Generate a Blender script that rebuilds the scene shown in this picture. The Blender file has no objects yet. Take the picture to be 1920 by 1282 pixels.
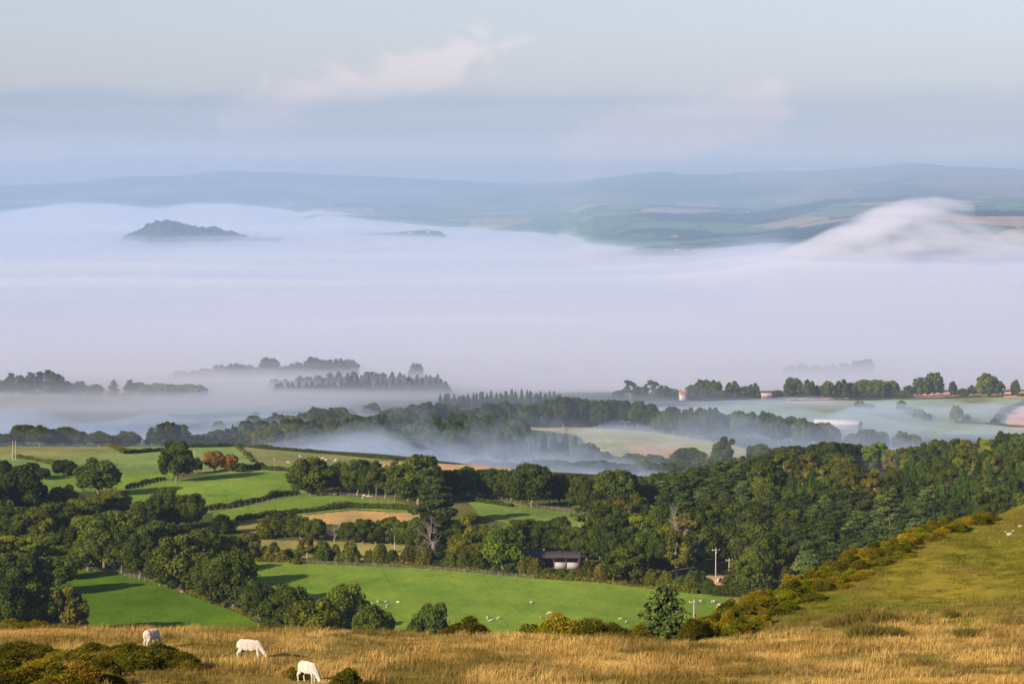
EXPO = 0.9
SUN_E = 4.0
SUN_C = (1.0, .85, .64)
SKY_S = 0.06
SKY_MUL = (1.27, 1.18, 1.57)
BAND_AMT = .8
BAND_COL = (.70, .80, .96)
WISP_AMT = .85
WISP_COL = (1.38, 1.19, 1.16)
FOG_C = (.925, .895, .92)
HAZE_D = 3.6e-5
HAZE_C = (.49, .69, .95)
FOG_LAYERS = [(0, .0055, 0, 'dense white fog filling the vale'), (12, .0018, 6, 'thinner fog over the dense fog of the vale, tinted lavender for shade'), (30, .0004, 10, 'faint vapour lifting off the top of the fog'), (0, 5.0e-5, 0, 'blue haze standing over the whole vale up to the far hills'), (-4, .0032, 0, 'streaks of fog whitened as highlights on top of the fog of the vale')]
POOLS = [
 (430, 1330, 1255, 1480, 14, .0058, 3, 'thin mist behind the near oaks, over the foot of the conifer belt', 40, 30),
 (560, 1280, 1290, 1560, 24, .0036, 5, 'upper wisps of mist over the foot of the conifer belt', 26, 40),
 (-500, 2500, 1180, 2500, 36, .0005, 27, 'faint blue ground haze over the middle of the valley', 700, 500),
 (1060, 1800, 1640, 1840, 24, .0065, 9, 'mist drifting in front of the tree row above the pale round field', 60, 50),
 (1130, 2250, 1840, 2450, 18, .0064, 14, 'low mist over the right hand pastures and the long pale shed', 120, 90),
 (-300, 900, 1540, 2150, 20, .0055, 19, 'mist in the hollow beyond the conifer belt and dark tree row', 120, 80),
]
MISTS = [
 ('fog_plume', [(1370,488,522),(1450,472,517),(1520,444,506),(1580,412,486),(1640,386,458),(1700,370,432),(1760,366,416),(1830,374,412)], 6350, 150, .0095, 31, 'bright fog plume climbing the shoulder of the far right hill', (100,24,.95,.9), 1.0, -1.6),
 ('fog_plume', [(1470,484,530),(1560,436,532),(1640,405,528),(1720,392,520),(1800,398,510),(1880,420,505),(1960,440,505)], 6250, 130, .0060, 43, 'ragged vapour trailing behind the fog plume on the far right', (70,20,.75,1.3), 1.0, -1.0),
 ('fog_plume', [(1560,470,530),(1640,458,530),(1720,440,530),(1800,430,528),(1880,430,530),(1960,425,530),(2100,430,520)], 6200, 140, .0055, 37, 'ragged fog lying across the hill on the far right', (90,20,.7,1.3), 1.0, -.6),
]
THIN_C = (.72, .82, .99)
MIST_C = (.66, .80, 1.0)
import bpy, math, random
import numpy as np
from mathutils import Vector, Matrix, Euler
sc = bpy.context.scene
C = sc.collection
FX = 1920*100/36.0
HY = 372.0
PITCH = math.atan((641-HY)/FX)
SP, CP = math.sin(PITCH), math.cos(PITCH)
random.seed(7); rng = np.random.default_rng(7)

# ------------------------------------------------------------------ render settings
sc.render.engine = 'CYCLES'
sc.cycles.use_denoising = True
try: sc.cycles.denoiser = 'OPENIMAGEDENOISE'
except Exception: pass
sc.cycles.use_adaptive_sampling = True
sc.cycles.adaptive_threshold = 0.02
sc.cycles.max_bounces = 10
sc.cycles.diffuse_bounces = 2
sc.cycles.glossy_bounces = 1
sc.cycles.transmission_bounces = 2
sc.cycles.volume_bounces = 6
sc.cycles.transparent_max_bounces = 8
sc.cycles.caustics_reflective = False
sc.cycles.caustics_refractive = False
sc.view_settings.view_transform = 'Standard'
sc.view_settings.look = 'None'
sc.view_settings.exposure = EXPO
sc.view_settings.gamma = 1.0

# ------------------------------------------------------------------ projection helpers (photo pixels, 1920 x 1282)
def zof(py, Y):
    t = (641-py)/FX
    return Y*(t*CP-SP)/(CP+t*SP)
def xof(px, Y, Z=None, py=None):
    if Z is None: Z = zof(py, Y)
    return (px-960)/FX*(Y*CP-Z*SP)
def pxy(X, Y, Z):
    d = Y*CP-Z*SP
    return 960+FX*X/d, 641-FX*(Y*SP+Z*CP)/d

# ------------------------------------------------------------------ noise
def _hash(ix, iy, seed):
    h = (ix.astype(np.int64)*374761393 + iy.astype(np.int64)*668265263 + seed*1442695041) & 0xffffffff
    h = ((h ^ (h >> 13))*1274126177) & 0xffffffff
    h = (h ^ (h >> 16)) & 0xffff
    return h/65535.0
def vnoise(x, y, seed=0):
    x = np.asarray(x, float); y = np.asarray(y, float)
    ix = np.floor(x); iy = np.floor(y); fx = x-ix; fy = y-iy
    fx = fx*fx*fx*(fx*(fx*6-15)+10); fy = fy*fy*fy*(fy*(fy*6-15)+10)
    a = _hash(ix, iy, seed); b = _hash(ix+1, iy, seed); c = _hash(ix, iy+1, seed); d = _hash(ix+1, iy+1, seed)
    return (a*(1-fx)+b*fx)*(1-fy)+(c*(1-fx)+d*fx)*fy
def fbm(x, y, seed=0, octv=4, gain=.5):
    s = 0; a = 1; t = 0
    for o in range(octv):
        s = s+a*(vnoise(np.asarray(x)*2**o+o*17.3, np.asarray(y)*2**o-o*9.1, seed+o)*2-1); t += a; a *= gain
    return s/t

def tab(pts, x):
    p = sorted(pts); return np.interp(x, [a for a, b in p], [b for a, b in p])
def gauss(A, sig, axis):
    r = int(3*sig)+1; k = np.exp(-0.5*(np.arange(-r, r+1)/sig)**2); k /= k.sum()
    P = np.pad(A, [(r, r) if i == axis else (0, 0) for i in range(A.ndim)], mode='edge')
    out = np.zeros_like(A)
    for i, w in enumerate(k):
        sl = [slice(None)]*A.ndim; sl[axis] = slice(i, i+A.shape[axis]); out += w*P[tuple(sl)]
    return out

# ------------------------------------------------------------------ ground heights
CREST_NEAR = [(-1500,1165),(0,1178),(300,1176),(480,1180),(900,1188),(1000,1193),(1290,1204),(1400,1203),(1600,1186),(1920,1168),(2400,1150),(3400,1130)]
CREST_FAR = [(1290,1204),(1350,1178),(1400,1157),(1450,1132),(1500,1108),(1560,1080),(1620,1050),(1700,1017),(1760,997),(1830,978),(1880,962),(1920,948),(2050,905),(2200,870),(3400,800)]
CF = np.arange(-1500, 3401, 20.0)
YF = np.concatenate([np.arange(0, 330, 1.0), np.geomspace(330, 6200, 420)])
VC = [-1500,-100,240,480,720,960,1200,1440,1680,1920,3400]
VT = {640:[-103]*11, 850:[-103]*11, 1000:[-103,-103,-103,-103,-103,-104,-106,-107,-107,-107,-107],
 1100:[-103,-103,-102.5,-102.5,-104.5,-106,-108,-109,-110,-110,-110],
 1230:[-107,-107,-107,-107,-111,-118,-122,-122,-122,-120,-120],
 1450:[-126,-126,-128,-130,-130,-138,-140,-138,-136,-132,-130],
 1650:[-140,-140,-140,-140,-142,-148,-148,-150,-153,-152,-150],
 1850:[-156,-156,-155,-151,-149,-148.5,-149,-156,-165,-166,-166],
 2050:[-170,-170,-168,-160,-158,-158,-158,-166,-172,-171,-171],
 2450:[-178,-178,-180,-180,-177,-176,-175.5,-174,-173,-172,-172],
 2600:[-175,-175,-178,-181,-180,-180,-178,-176,-175,-174,-174],
 3000:[-189,-189,-189,-187,-192,-198,-203,-203,-203,-203,-203],
 3600:[-217]*11, 6200:[-227]*11}
def _build_tab():
    T = np.zeros((len(CF), len(YF)))
    for i, c in enumerate(CF):
        y0 = tab(CREST_NEAR, c)
        ctrl = [(0,-1.7),(20,-4.9),(50,-10.0),(80,-14.9),(100,-17.7),(128,zof(y0+46,128)),(152,zof(y0,152))]
        if c > 1290:
            Yc = 155+min(1,(c-1290)/630)*75
            yc = tab(CREST_FAR, c); z0 = ctrl[-1][1]; z1 = zof(yc, Yc)
            for t in (.25,.5,.75,1.0):
                Y = 152+(Yc-152)*t
                ctrl.append((Y, z0+(z1-z0)*(t**0.85)))
            ctrl += [(Yc+8, z1-.6),(Yc+25, z1-6),(Yc+110, z1-52)]
        else:
            ctrl += [(158, ctrl[-1][1]-1.1),(170,-30),(200,-42),(300,-76)]
        ctrl.append((450,-98))
        for Y in VT: ctrl.append((Y, np.interp(c, VC, VT[Y])))
        T[i] = tab(ctrl, YF)
    A = T.copy(); A = gauss(A, 3.0, 1); A = gauss(A, 1.6, 0)
    return A
HT = _build_tab()
def H(X, Y, relief=True):
    X = np.asarray(X, float); Y = np.asarray(Y, float)
    c = np.clip(960+FX*X/np.maximum(Y, 1.0), CF[0], CF[-1]-1e-3)
    ci = (c-CF[0])/20.0; i = np.floor(ci).astype(int); f = ci-i
    ji = np.interp(Y, YF, np.arange(len(YF))); j = np.clip(np.floor(ji).astype(int), 0, len(YF)-2); g = ji-j
    z = (HT[i, j]*(1-g)+HT[i, j+1]*g)*(1-f)+(HT[i+1, j]*(1-g)+HT[i+1, j+1]*g)*f
    if relief:
        near = np.clip((420-Y)/120, 0, 1)
        z = z+near*(0.20*fbm(X/5, Y/5, 3, 3)+0.10*fbm(X/1.3, Y/1.3, 5, 2))
        z = z+(1-near)*np.clip((Y-420)/300, 0, 1)*1.0*fbm(X/90, Y/90, 9, 2)
    return z
def hit(px, py, dmin=60, dmax=6000):
    """where the photo ray through (px, py) meets the ground beyond dmin"""
    Y = np.concatenate([np.arange(dmin, 420, .5), np.geomspace(421, dmax, 3000)]) if dmin < 420 else np.geomspace(dmin, dmax, 3500)
    Z = zof(py, Y); X = xof(px, Y, Z); g = H(X, Y)
    k = np.nonzero(g >= Z)[0]
    if len(k) == 0: return None
    k = k[0]
    return float(X[k]), float(Y[k]), float(g[k])

# ------------------------------------------------------------------ meshes
def mesh_np(name, V, F, mats=(), smooth=False, fattr=None, pattr=None):
    """V (n,3); F (m,k) int array or list of such arrays"""
    if not isinstance(F, (list, tuple)): F = [F]
    F = [np.asarray(f, dtype=np.int32) for f in F if len(f)]
    me = bpy.data.meshes.new(name)
    me.vertices.add(len(V)); me.vertices.foreach_set('co', np.ascontiguousarray(V, dtype=np.float32).ravel())
    nl = sum(f.size for f in F); npoly = sum(len(f) for f in F)
    me.loops.add(nl); me.loops.foreach_set('vertex_index', np.concatenate([f.ravel() for f in F]))
    me.polygons.add(npoly)
    ls = []; s = 0
    for f in F:
        ls.append(s+np.arange(len(f))*f.shape[1]); s += f.size
    me.polygons.foreach_set('loop_start', np.concatenate(ls).astype(np.int32))
    if smooth: me.polygons.foreach_set('use_smooth', np.ones(npoly, dtype=bool))
    for m in mats: me.materials.append(m)
    if fattr:
        for k, a in fattr.items():
            at = me.attributes.new(k, 'FLOAT', 'FACE'); at.data.foreach_set('value', np.asarray(a, dtype=np.float32))
    if pattr:
        for k, a in pattr.items():
            a = np.asarray(a, dtype=np.float32)
            if a.ndim == 1:
                at = me.attributes.new(k, 'FLOAT', 'POINT'); at.data.foreach_set('value', a)
            else:
                at = me.attributes.new(k, 'FLOAT_COLOR', 'POINT')
                at.data.foreach_set('color', np.concatenate([a, np.ones((len(a), 1), np.float32)], 1).ravel())
    me.update(calc_edges=True); me.validate()
    return me
def link(name, me, parent=None, loc=None, **props):
    o = bpy.data.objects.new(name, me); C.objects.link(o)
    if parent is not None: o.parent = parent
    if loc is not None: o.location = loc
    for k, v in props.items():
        if v is not None: o[k] = v
    return o
def grid_faces(nx, ny):
    i, j = np.meshgrid(np.arange(nx-1), np.arange(ny-1), indexing='ij')
    a = i*ny+j
    return np.stack([a, a+ny, a+ny+1, a+1], -1).reshape(-1, 4)

# ------------------------------------------------------------------ materials
def lin(r, g, b):
    f = lambda c: (c/255/12.92) if c/255 <= .04045 else ((c/255+.055)/1.055)**2.4
    return (f(r), f(g), f(b))
class NT:
    def __init__(s, m): s.t = m.node_tree; s.n = s.t.nodes; s.l = s.t.links
    def add(s, typ, **kw):
        n = s.n.new(typ)
        for k, v in kw.items():
            if k.startswith('_'): setattr(n, k[1:], v)
        return n
    def __call__(s, typ, ins={}, **kw):
        n = s.n.new(typ)
        for k, v in kw.items(): setattr(n, k, v)
        for k, v in ins.items():
            sock = n.inputs[k]
            if isinstance(v, bpy.types.NodeSocket): s.l.new(v, sock)
            else:
                try: sock.default_value = v
                except Exception: sock.default_value = (*v, 1.0)
        return n
    def math(s, op, a, b=0.0, clamp=False):
        return s('ShaderNodeMath', {0: a, 1: b}, operation=op, use_clamp=clamp).outputs[0]
    def mix(s, f, a, b, blend='MIX'):
        n = s.n.new('ShaderNodeMix'); n.data_type = 'RGBA'; n.blend_type = blend
        for k, v in ((0, f), (6, a), (7, b)):
            if isinstance(v, bpy.types.NodeSocket): s.l.new(v, n.inputs[k])
            elif isinstance(v, (int, float)): n.inputs[k].default_value = v
            else: n.inputs[k].default_value = (*v[:3], 1.0)
        return n.outputs[2]
    def ramp(s, fac, stops):
        n = s.n.new('ShaderNodeValToRGB'); s.l.new(fac, n.inputs[0]); e = n.color_ramp.elements
        while len(e) < len(stops): e.new(.5)
        for q, (p, c) in zip(e, stops): q.position = p; q.color = (*c, 1) if not isinstance(c, (int, float)) else (c, c, c, 1)
        return n.outputs[0]
def new_mat(name):
    m = bpy.data.materials.new(name); m.use_nodes = True; nt = NT(m); nt.n.clear()
    out = nt('ShaderNodeOutputMaterial'); return m, nt, out
def plain_mat(name, col, rough=.8, noise=.25, scale=6.0):
    m, nt, out = new_mat(name)
    tc = nt('ShaderNodeTexCoord').outputs['Object']
    nz = nt('ShaderNodeTexNoise', {'Vector': tc, 'Scale': scale, 'Detail': 4.0}).outputs[0]
    c = nt.mix(nz, tuple(x*(1-noise) for x in col), tuple(min(1, x*(1+noise)) for x in col))
    b = nt('ShaderNodeBsdfPrincipled', {'Base Color': c, 'Roughness': rough, 'Specular IOR Level': .2})
    nt.l.new(b.outputs[0], out.inputs[0]); return m
def leaf_mat(name, lo, hi, noise_scale=.25, trans=.22, dry=None):
    m, nt, out = new_mat(name)
    v = nt('ShaderNodeAttribute', attribute_name='v').outputs['Fac']
    oi = nt('ShaderNodeObjectInfo')
    c = nt.mix(v, lo, hi)
    if dry:
        d = nt('ShaderNodeAttribute', attribute_name='d').outputs['Fac']
        c = nt.mix(d, c, dry)
    c = nt.mix(1.0, c, oi.outputs['Color'], 'MULTIPLY')
    df = nt('ShaderNodeBsdfDiffuse', {'Color': c, 'Roughness': .6})
    tr = nt('ShaderNodeBsdfTranslucent', {'Color': nt.mix(1.0, c, (1.1, 1.2, .6), 'MULTIPLY')})
    mx = nt('ShaderNodeMixShader', {0: trans, 1: df.outputs[0], 2: tr.outputs[0]})
    nt.l.new(mx.outputs[0], out.inputs[0]); return m
def vol_mat(name, dens, col=(1, 1, 1), aniso=0.0):
    m, nt, out = new_mat(name)
    v = nt('ShaderNodeVolumePrincipled', {'Color': (*col, 1), 'Density': dens, 'Anisotropy': aniso})
    nt.l.new(v.outputs[0], out.inputs['Volume'])
    return m

# ------------------------------------------------------------------ camera, sun, sky
cam = bpy.data.cameras.new('camera'); cam.lens = 100; cam.sensor_width = 36; cam.clip_start = .5; cam.clip_end = 60000
co = bpy.data.objects.new('camera', cam); C.objects.link(co)
co.location = (0, 0, 0); co.rotation_euler = (math.radians(90)-PITCH, 0, 0); sc.camera = co
SUN_EL, SUN_AZ = math.radians(19), math.radians(40)      # light travels forward and to the right
d = Vector((math.sin(SUN_AZ)*math.cos(SUN_EL), math.cos(SUN_AZ)*math.cos(SUN_EL), -math.sin(SUN_EL)))
sl = bpy.data.lights.new('sun', 'SUN'); sl.energy = SUN_E; sl.angle = math.radians(.5); sl.color = SUN_C
so = bpy.data.objects.new('sun', sl); C.objects.link(so); so.rotation_euler = d.to_track_quat('-Z', 'Y').to_euler(); so.location = (-50, -50, 60)

w = bpy.data.worlds.new('World'); sc.world = w; w.use_nodes = True
nt = NT(w); nt.n.clear()
wo = nt('ShaderNodeOutputWorld')
sky = nt('ShaderNodeTexSky', sky_type='NISHITA'); sky.sun_disc = False
sky.sun_elevation = SUN_EL
sky.sun_rotation = math.atan2(-d.x, -d.y)
sky.altitude = 300; sky.air_density = 1.2; sky.dust_density = 1.5; sky.ozone_density = 2.0
gen = nt('ShaderNodeTexCoord').outputs['Generated']
sep = nt('ShaderNodeSeparateXYZ', {0: gen})
az = nt.math('DIVIDE', sep.outputs[0], nt.math('MAXIMUM', nt.math('ABSOLUTE', sep.outputs[1]), .05))
el = nt.math('DIVIDE', sep.outputs[2], nt.math('MAXIMUM', nt.math('ABSOLUTE', sep.outputs[1]), .05))
# clouds live on the sky dome, mapped by compass direction and elevation
def wnoise(sx, sy, detail, seed, dist=0.0, rot=0.0):
    v = nt('ShaderNodeCombineXYZ', {0: az, 1: el, 2: float(seed)}).outputs[0]
    mp = nt('ShaderNodeMapping', {'Vector': v, 'Rotation': (0, 0, rot), 'Scale': (sx, sy, 1)}).outputs[0]
    return nt('ShaderNodeTexNoise', {'Vector': mp, 'Scale': 1.0, 'Detail': float(detail), 'Roughness': .55, 'Distortion': dist}).outputs[0]
def sstep(x, a, b): return nt('ShaderNodeMapRange', {'Value': x, 'From Min': a, 'From Max': b, 'To Min': 0.0, 'To Max': 1.0}, interpolation_type='SMOOTHSTEP').outputs[0]
base = nt.mix(1.0, sky.outputs[0], SKY_MUL, 'MULTIPLY')
E = lambda py: (372-py)/FX
A_ = lambda px: (px-960)/FX
# a flat bank of blue-grey stratus between two elevations
edge = nt.math('ADD', el, nt.math('MULTIPLY', nt.math('SUBTRACT', wnoise(9, 60, 3, 1), .5), .022))
band = nt.math('MULTIPLY', sstep(edge, E(345), E(215)), nt.math('SUBTRACT', 1.0, sstep(edge, E(192), E(158))))
streak = wnoise(8, 190, 3, 4)
band = nt.math('MULTIPLY', band, nt.math('ADD', .62, nt.math('MULTIPLY', sstep(streak, .38, .66), .5)))
band = nt.math('MULTIPLY', band, nt.math('SUBTRACT', 1.0, nt.math('MULTIPLY', az, 2.2)))
base = nt.mix(nt.math('MULTIPLY', band, BAND_AMT, True), base, nt.mix(1.0, base, BAND_COL, 'MULTIPLY'))
low_ = nt.math('SUBTRACT', 1.0, sstep(el, E(350), E(215)))
base = nt.mix(low_, base, nt.mix(1.0, base, (1.9, 1.5, 1.22), 'MULTIPLY'))
lowp = nt.math('MULTIPLY', nt.math('SUBTRACT', 1.0, sstep(el, E(340), E(270))), sstep(wnoise(10, 120, 3, 8), .40, .65))
base = nt.mix(nt.math('MULTIPLY', lowp, .35), base, nt.mix(1.0, base, (1.10, 1.0, 1.0), 'MULTIPLY'))
# torn pinkish cumulus wisps, each along a slanting line of the sky
puff = wnoise(70, 95, 7, 2, 1.0, .35)
def wisp(x0, y0, x1, y1, wd, thr):
    ax, ay, bx, by = A_(x0), E(y0), A_(x1), E(y1); L2 = (bx-ax)**2+(by-ay)**2
    dx = nt.math('SUBTRACT', az, ax); dy = nt.math('SUBTRACT', el, ay)
    t = nt.math('DIVIDE', nt.math('ADD', nt.math('MULTIPLY', dx, bx-ax), nt.math('MULTIPLY', dy, by-ay)), L2, True)
    ex = nt.math('SUBTRACT', dx, nt.math('MULTIPLY', t, bx-ax)); ey = nt.math('SUBTRACT', dy, nt.math('MULTIPLY', t, by-ay))
    r = nt.math('SQRT', nt.math('ADD', nt.math('MULTIPLY', ex, ex), nt.math('MULTIPLY', ey, ey)))
    prof = nt.math('SUBTRACT', 1.0, nt.math('DIVIDE', r, wd/FX))
    return sstep(nt.math('ADD', nt.math('MULTIPLY', prof, .55), puff), thr, thr+.42)
cl = wisp(690, 165, 900, 95, 75, .62)
for a in ((0, 300, 110, 292, 40, .62), (900, 95, 1000, 75, 40, .74), (440, 235, 660, 150, 66, .60), (1100, 300, 1310, 235, 76, .42), (1260, 240, 1440, 205, 60, .44), (500, 160, 500, 130, 40, .85), (1040, 130, 1075, 110, 25, .86)):
    cl = nt.math('MAXIMUM', cl, wisp(*a))
base = nt.mix(nt.math('MULTIPLY', cl, WISP_AMT), base, nt.mix(1.0, base, WISP_COL, 'MULTIPLY'))
bg = nt('ShaderNodeBackground', {'Color': base, 'Strength': SKY_S})
nt.l.new(bg.outputs[0], wo.inputs[0])
# ------------------------------------------------------------------ ground sheet
def inpoly(px, py, poly):
    r = np.zeros(px.shape, bool); n = len(poly)
    for i in range(n):
        x0, y0 = poly[i]; x1, y1 = poly[(i+1) % n]
        if y0 == y1: continue
        r ^= ((y0 > py) != (y1 > py)) & (px < (x1-x0)*(py-y0)/(y1-y0)+x0)
    return r
FIELDS = [  # photo-pixel outline, albedo, min Y, max Y
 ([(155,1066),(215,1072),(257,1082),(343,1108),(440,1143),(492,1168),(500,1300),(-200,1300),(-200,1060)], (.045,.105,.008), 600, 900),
 ([(478,1050),(560,1052),(700,1058),(860,1068),(1000,1081),(1130,1089),(1250,1104),(1350,1118),(1480,1130),(1500,1300),(492,1300)], (.085,.165,.022), 600, 900),
 ([(478,1012),(700,1016),(830,1030),(830,1052),(700,1056),(478,1048)], (.15,.17,.05), 700, 1000),
 ([(400,960),(475,944),(565,927),(640,928),(740,938),(800,955),(790,962),(660,954),(557,966),(452,978),(400,975)], (.085,.16,.025), 800, 1150),
 ([(560,966),(660,957),(790,962),(800,975),(700,984),(570,982)], (.26,.21,.08), 800, 1100),
 ([(452,980),(560,968),(572,984),(480,1000),(440,995)], (.14,.16,.045), 800, 1100),
 ([(240,917),(305,903),(440,882),(560,884),(640,890),(600,924),(548,928),(386,962),(250,960)], (.085,.165,.025), 850, 1250),
 ([(60,884),(330,884),(320,902),(240,917),(90,925),(60,905)], (.085,.17,.026), 900, 1250),
 ([(-200,850),(100,838),(260,836),(450,836),(620,850),(700,860),(720,890),(400,884),(60,886),(-200,890)], (.10,.18,.055), 1000, 1330),
 ([(165,830),(215,829),(235,850),(-200,862),(-200,845)], (.13,.17,.06), 1100, 1330),
 ([(445,838),(640,852),(760,864),(900,872),(980,884),(700,885),(500,880),(474,866)], (.11,.15,.055), 1000, 1330),
 ([(700,865),(800,868),(960,874),(960,884),(800,880),(700,872)], (.30,.24,.13), 1000, 1400),
 ([(872,936),(930,934),(989,949),(1056,958),(1173,984),(1165,992),(1060,988),(960,985),(900,965)], (.085,.15,.03), 850, 1150),
 ([(1590,896),(1680,896),(1680,928),(1590,928)], (.30,.19,.10), 900, 1400),
 ([(1312,1078),(1345,1074),(1362,1084),(1360,1098),(1335,1096)], (.30,.22,.09), 600, 900),
 ([(960,800),(1060,800),(1200,806),(1330,826),(1400,840),(1400,856),(1280,866),(1180,860),(1120,845),(1080,815)], (.17,.21,.09), 1500, 2100),
 ([(1180,830),(1300,845),(1320,865),(1180,862)], (.24,.20,.10), 1500, 2100),
 ([(1480,752),(1900,742),(2100,742),(2100,850),(1500,850),(1300,800),(1300,760)], (.10,.155,.06), 1850, 2560),
 ([(1470,747),(1590,744),(1590,752),(1480,755)], (.34,.22,.13), 2200, 2620),
 ([(1700,736),(2000,733),(2000,744),(1715,745)], (.36,.24,.16), 2200, 2700),
 ([(1884,792),(1900,768),(1930,756),(2100,750),(2100,806),(1900,803)], (.33,.235,.175), 1900, 2600),
 ([(-100,724),(160,728),(160,742),(-100,745)], (.12,.17,.08), 2200, 2700),
]
cs = np.concatenate([np.linspace(-5400, -300, 40), np.arange(-240, -60, 12), np.arange(-60, 1981, 3), np.arange(1992, 2200, 12), np.linspace(2260, 7300, 40)])
ys = [np.arange(1.5, 90, 3), np.arange(90, 262, .6), np.arange(262, 640, 9)]
y = 640.0; l = []
while y < 1480: l.append(y); y += max(1.1, y*y/(FX*105)*1.15)
while y < 2650: l.append(y); y += 5.5
while y < 6100: l.append(y); y *= 1.02
ys = np.concatenate(ys+[np.array(l)])
K = (cs-960)/FX
X = np.outer(K, ys); Yg = np.broadcast_to(ys, X.shape).copy()
Z = H(X.ravel(), Yg.ravel()).reshape(X.shape)
PX, PY = pxy(X, Yg, Z)
col = np.zeros(X.shape+(3,))
col[:] = (.028, .036, .012)                           # woodland floor and rough ground
jx = 3.0*fbm(X/14, Yg/22, 21, 3); jy = 1.2*fbm(X/14+50, Yg/22, 22, 3)
rough = np.clip(.5+1.2*fbm(X/30, Yg/60, 30, 4), 0, 1)[..., None]
col = np.where((Yg > 600)[..., None] & (Yg < 1100)[..., None], (1-rough)*np.array((.035,.045,.014))+rough*np.array((.085,.085,.03)), col)
fieldmask = np.zeros(X.shape)
for poly, c, y0, y1 in FIELDS:
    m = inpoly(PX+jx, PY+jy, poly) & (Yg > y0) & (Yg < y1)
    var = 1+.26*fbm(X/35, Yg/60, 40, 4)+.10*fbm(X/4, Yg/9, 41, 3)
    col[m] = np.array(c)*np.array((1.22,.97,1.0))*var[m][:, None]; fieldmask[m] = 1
# foreground moor: straw grass, and the mossy green slope on the right
gl = np.clip((tab([(0,1400),(1290,1235),(1400,1190),(1500,1172),(1650,1150),(1800,1160),(1920,1140),(2400,1120)], PX)-PY)/14+2.2*fbm(X/3.2, Yg/9, 50, 4), 0, 1)
gl = np.where(PX > 1290, gl, 0)*(Yg < 330)
n1 = np.clip(.5+1.6*fbm(X/3.0, Yg/8.0, 51, 4), 0, 1)[..., None]
n2 = np.clip(.5+2.0*fbm(X/6, Yg/16, 57, 4), 0, 1)[..., None]
straw = np.array((.30,.19,.05))*(1-n1)+np.array((.22,.15,.045))*n1
straw = straw*(1-.7*n2)+np.array((.085,.08,.016))*(.7*n2)
moss = np.array((.135,.125,.011))*(1-n1)+np.array((.065,.085,.008))*n1
moss = moss*(1-.5*n2)+np.array((.15,.12,.03))*(.5*n2)
fg = straw*(1-gl[..., None])+moss*gl[..., None]
fw = np.clip((420-Yg)/60, 0, 1)[..., None]
col = col*(1-fw)+fg*fw
V = np.stack([X, Yg, Z], -1).reshape(-1, 3)
gm, nt, out = new_mat('ground')
at = nt('ShaderNodeAttribute', attribute_name='Col').outputs['Color']
fm = nt('ShaderNodeAttribute', attribute_name='field').outputs['Fac']
pos = nt('ShaderNodeNewGeometry').outputs['Position']
n = nt('ShaderNodeTexNoise', {'Vector': pos, 'Scale': .9, 'Detail': 6.0, 'Roughness': .65}).outputs[0]
n2_ = nt('ShaderNodeTexNoise', {'Vector': nt('ShaderNodeMapping', {'Vector': pos, 'Scale': (.07, .035, .05), 'Rotation': (0, 0, .6)}).outputs[0], 'Scale': 1.0, 'Detail': 8.0, 'Roughness': .72}).outputs[0]
c = nt.mix(1.0, at, nt.ramp(n, [(.25, .72), (.75, 1.28)]), 'MULTIPLY')
c = nt.mix(1.0, c, nt.ramp(n2_, [(.32, (.66, .80, .8)), (.68, (1.34, 1.16, 1.05))]), 'MULTIPLY')
# sheep tracks trodden through the pasture
vr = nt('ShaderNodeTexVoronoi', {'Vector': nt('ShaderNodeMapping', {'Vector': nt.mix(.12, pos, nt('ShaderNodeTexNoise', {'Vector': pos, 'Scale': .05, 'Detail': 4.0}).outputs['Color'], 'LINEAR_LIGHT'), 'Scale': (.024, .010, .02), 'Rotation': (0, 0, .5)}).outputs[0]}, feature='DISTANCE_TO_EDGE')
trk = nt('ShaderNodeMapRange', {'Value': vr.outputs['Distance'], 'From Min': .004, 'From Max': .016, 'To Min': .74, 'To Max': 1.0}).outputs[0]
c = nt.mix(fm, c, nt.mix(1.0, c, nt('ShaderNodeCombineColor', {0: trk, 1: trk, 2: trk}).outputs[0], 'MULTIPLY'))
b = nt('ShaderNodeBsdfDiffuse', {'Color': c, 'Roughness': .8})
bp = nt('ShaderNodeBump', {'Height': nt('ShaderNodeTexNoise', {'Vector': pos, 'Scale': 2.2, 'Detail': 5.0}).outputs[0], 'Strength': .6, 'Distance': .25})
nt.l.new(bp.outputs[0], b.inputs['Normal']); nt.l.new(b.outputs[0], out.inputs[0])
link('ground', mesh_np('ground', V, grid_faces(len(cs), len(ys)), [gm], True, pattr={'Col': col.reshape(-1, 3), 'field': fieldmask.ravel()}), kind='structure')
del X, Yg, Z, PX, PY, col, V, fg, straw, moss

# ------------------------------------------------------------------ far hills
RIDGE = [(-1500,352),(-100,348),(0,346),(140,339),(180,335),(210,330),(250,327),(330,327),(375,322),(385,319),(430,318),(560,320),(640,325),(780,331),(940,340),(1000,343),(1060,341),(1090,336),(1150,329),(1200,322),(1240,320),(1262,321),(1280,326),(1370,325),(1376,321),(1440,322),(1450,319),(1530,317),(1620,312),(1690,305),(1740,305),(1780,311),(1840,312),(1920,316),(2050,322),(3400,350)]
FARC = [-2600,0,240,520,600,800,1040,1120,1240,1400,1600,1780,1920,4400]
L = [(6000,'z',-232),(12000,'z',-232),(15500,'y',430),(17500,'y',408),(20000,'y',378),(24000,'r',0),(26500,'r',12)]
M = [(6000,'z',-232),(12500,'z',-225),(14500,'y',424),(16500,'y',398),(18500,'y',383),(20500,'y',378),(24000,'r',0),(26500,'r',12)]
M1 = [(6000,'z',-232),(11500,'z',-222),(13500,'y',428),(16000,'y',398),(18500,'y',375),(23000,'r',0),(26000,'r',12)]
Rr = [(6000,'z',-230),(7600,'z',-205),(8700,'y',446),(9500,'y',452),(11500,'y',420),(14000,'y',396),(17000,'y',366),(21500,'r',0),(25000,'r',14)]
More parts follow.
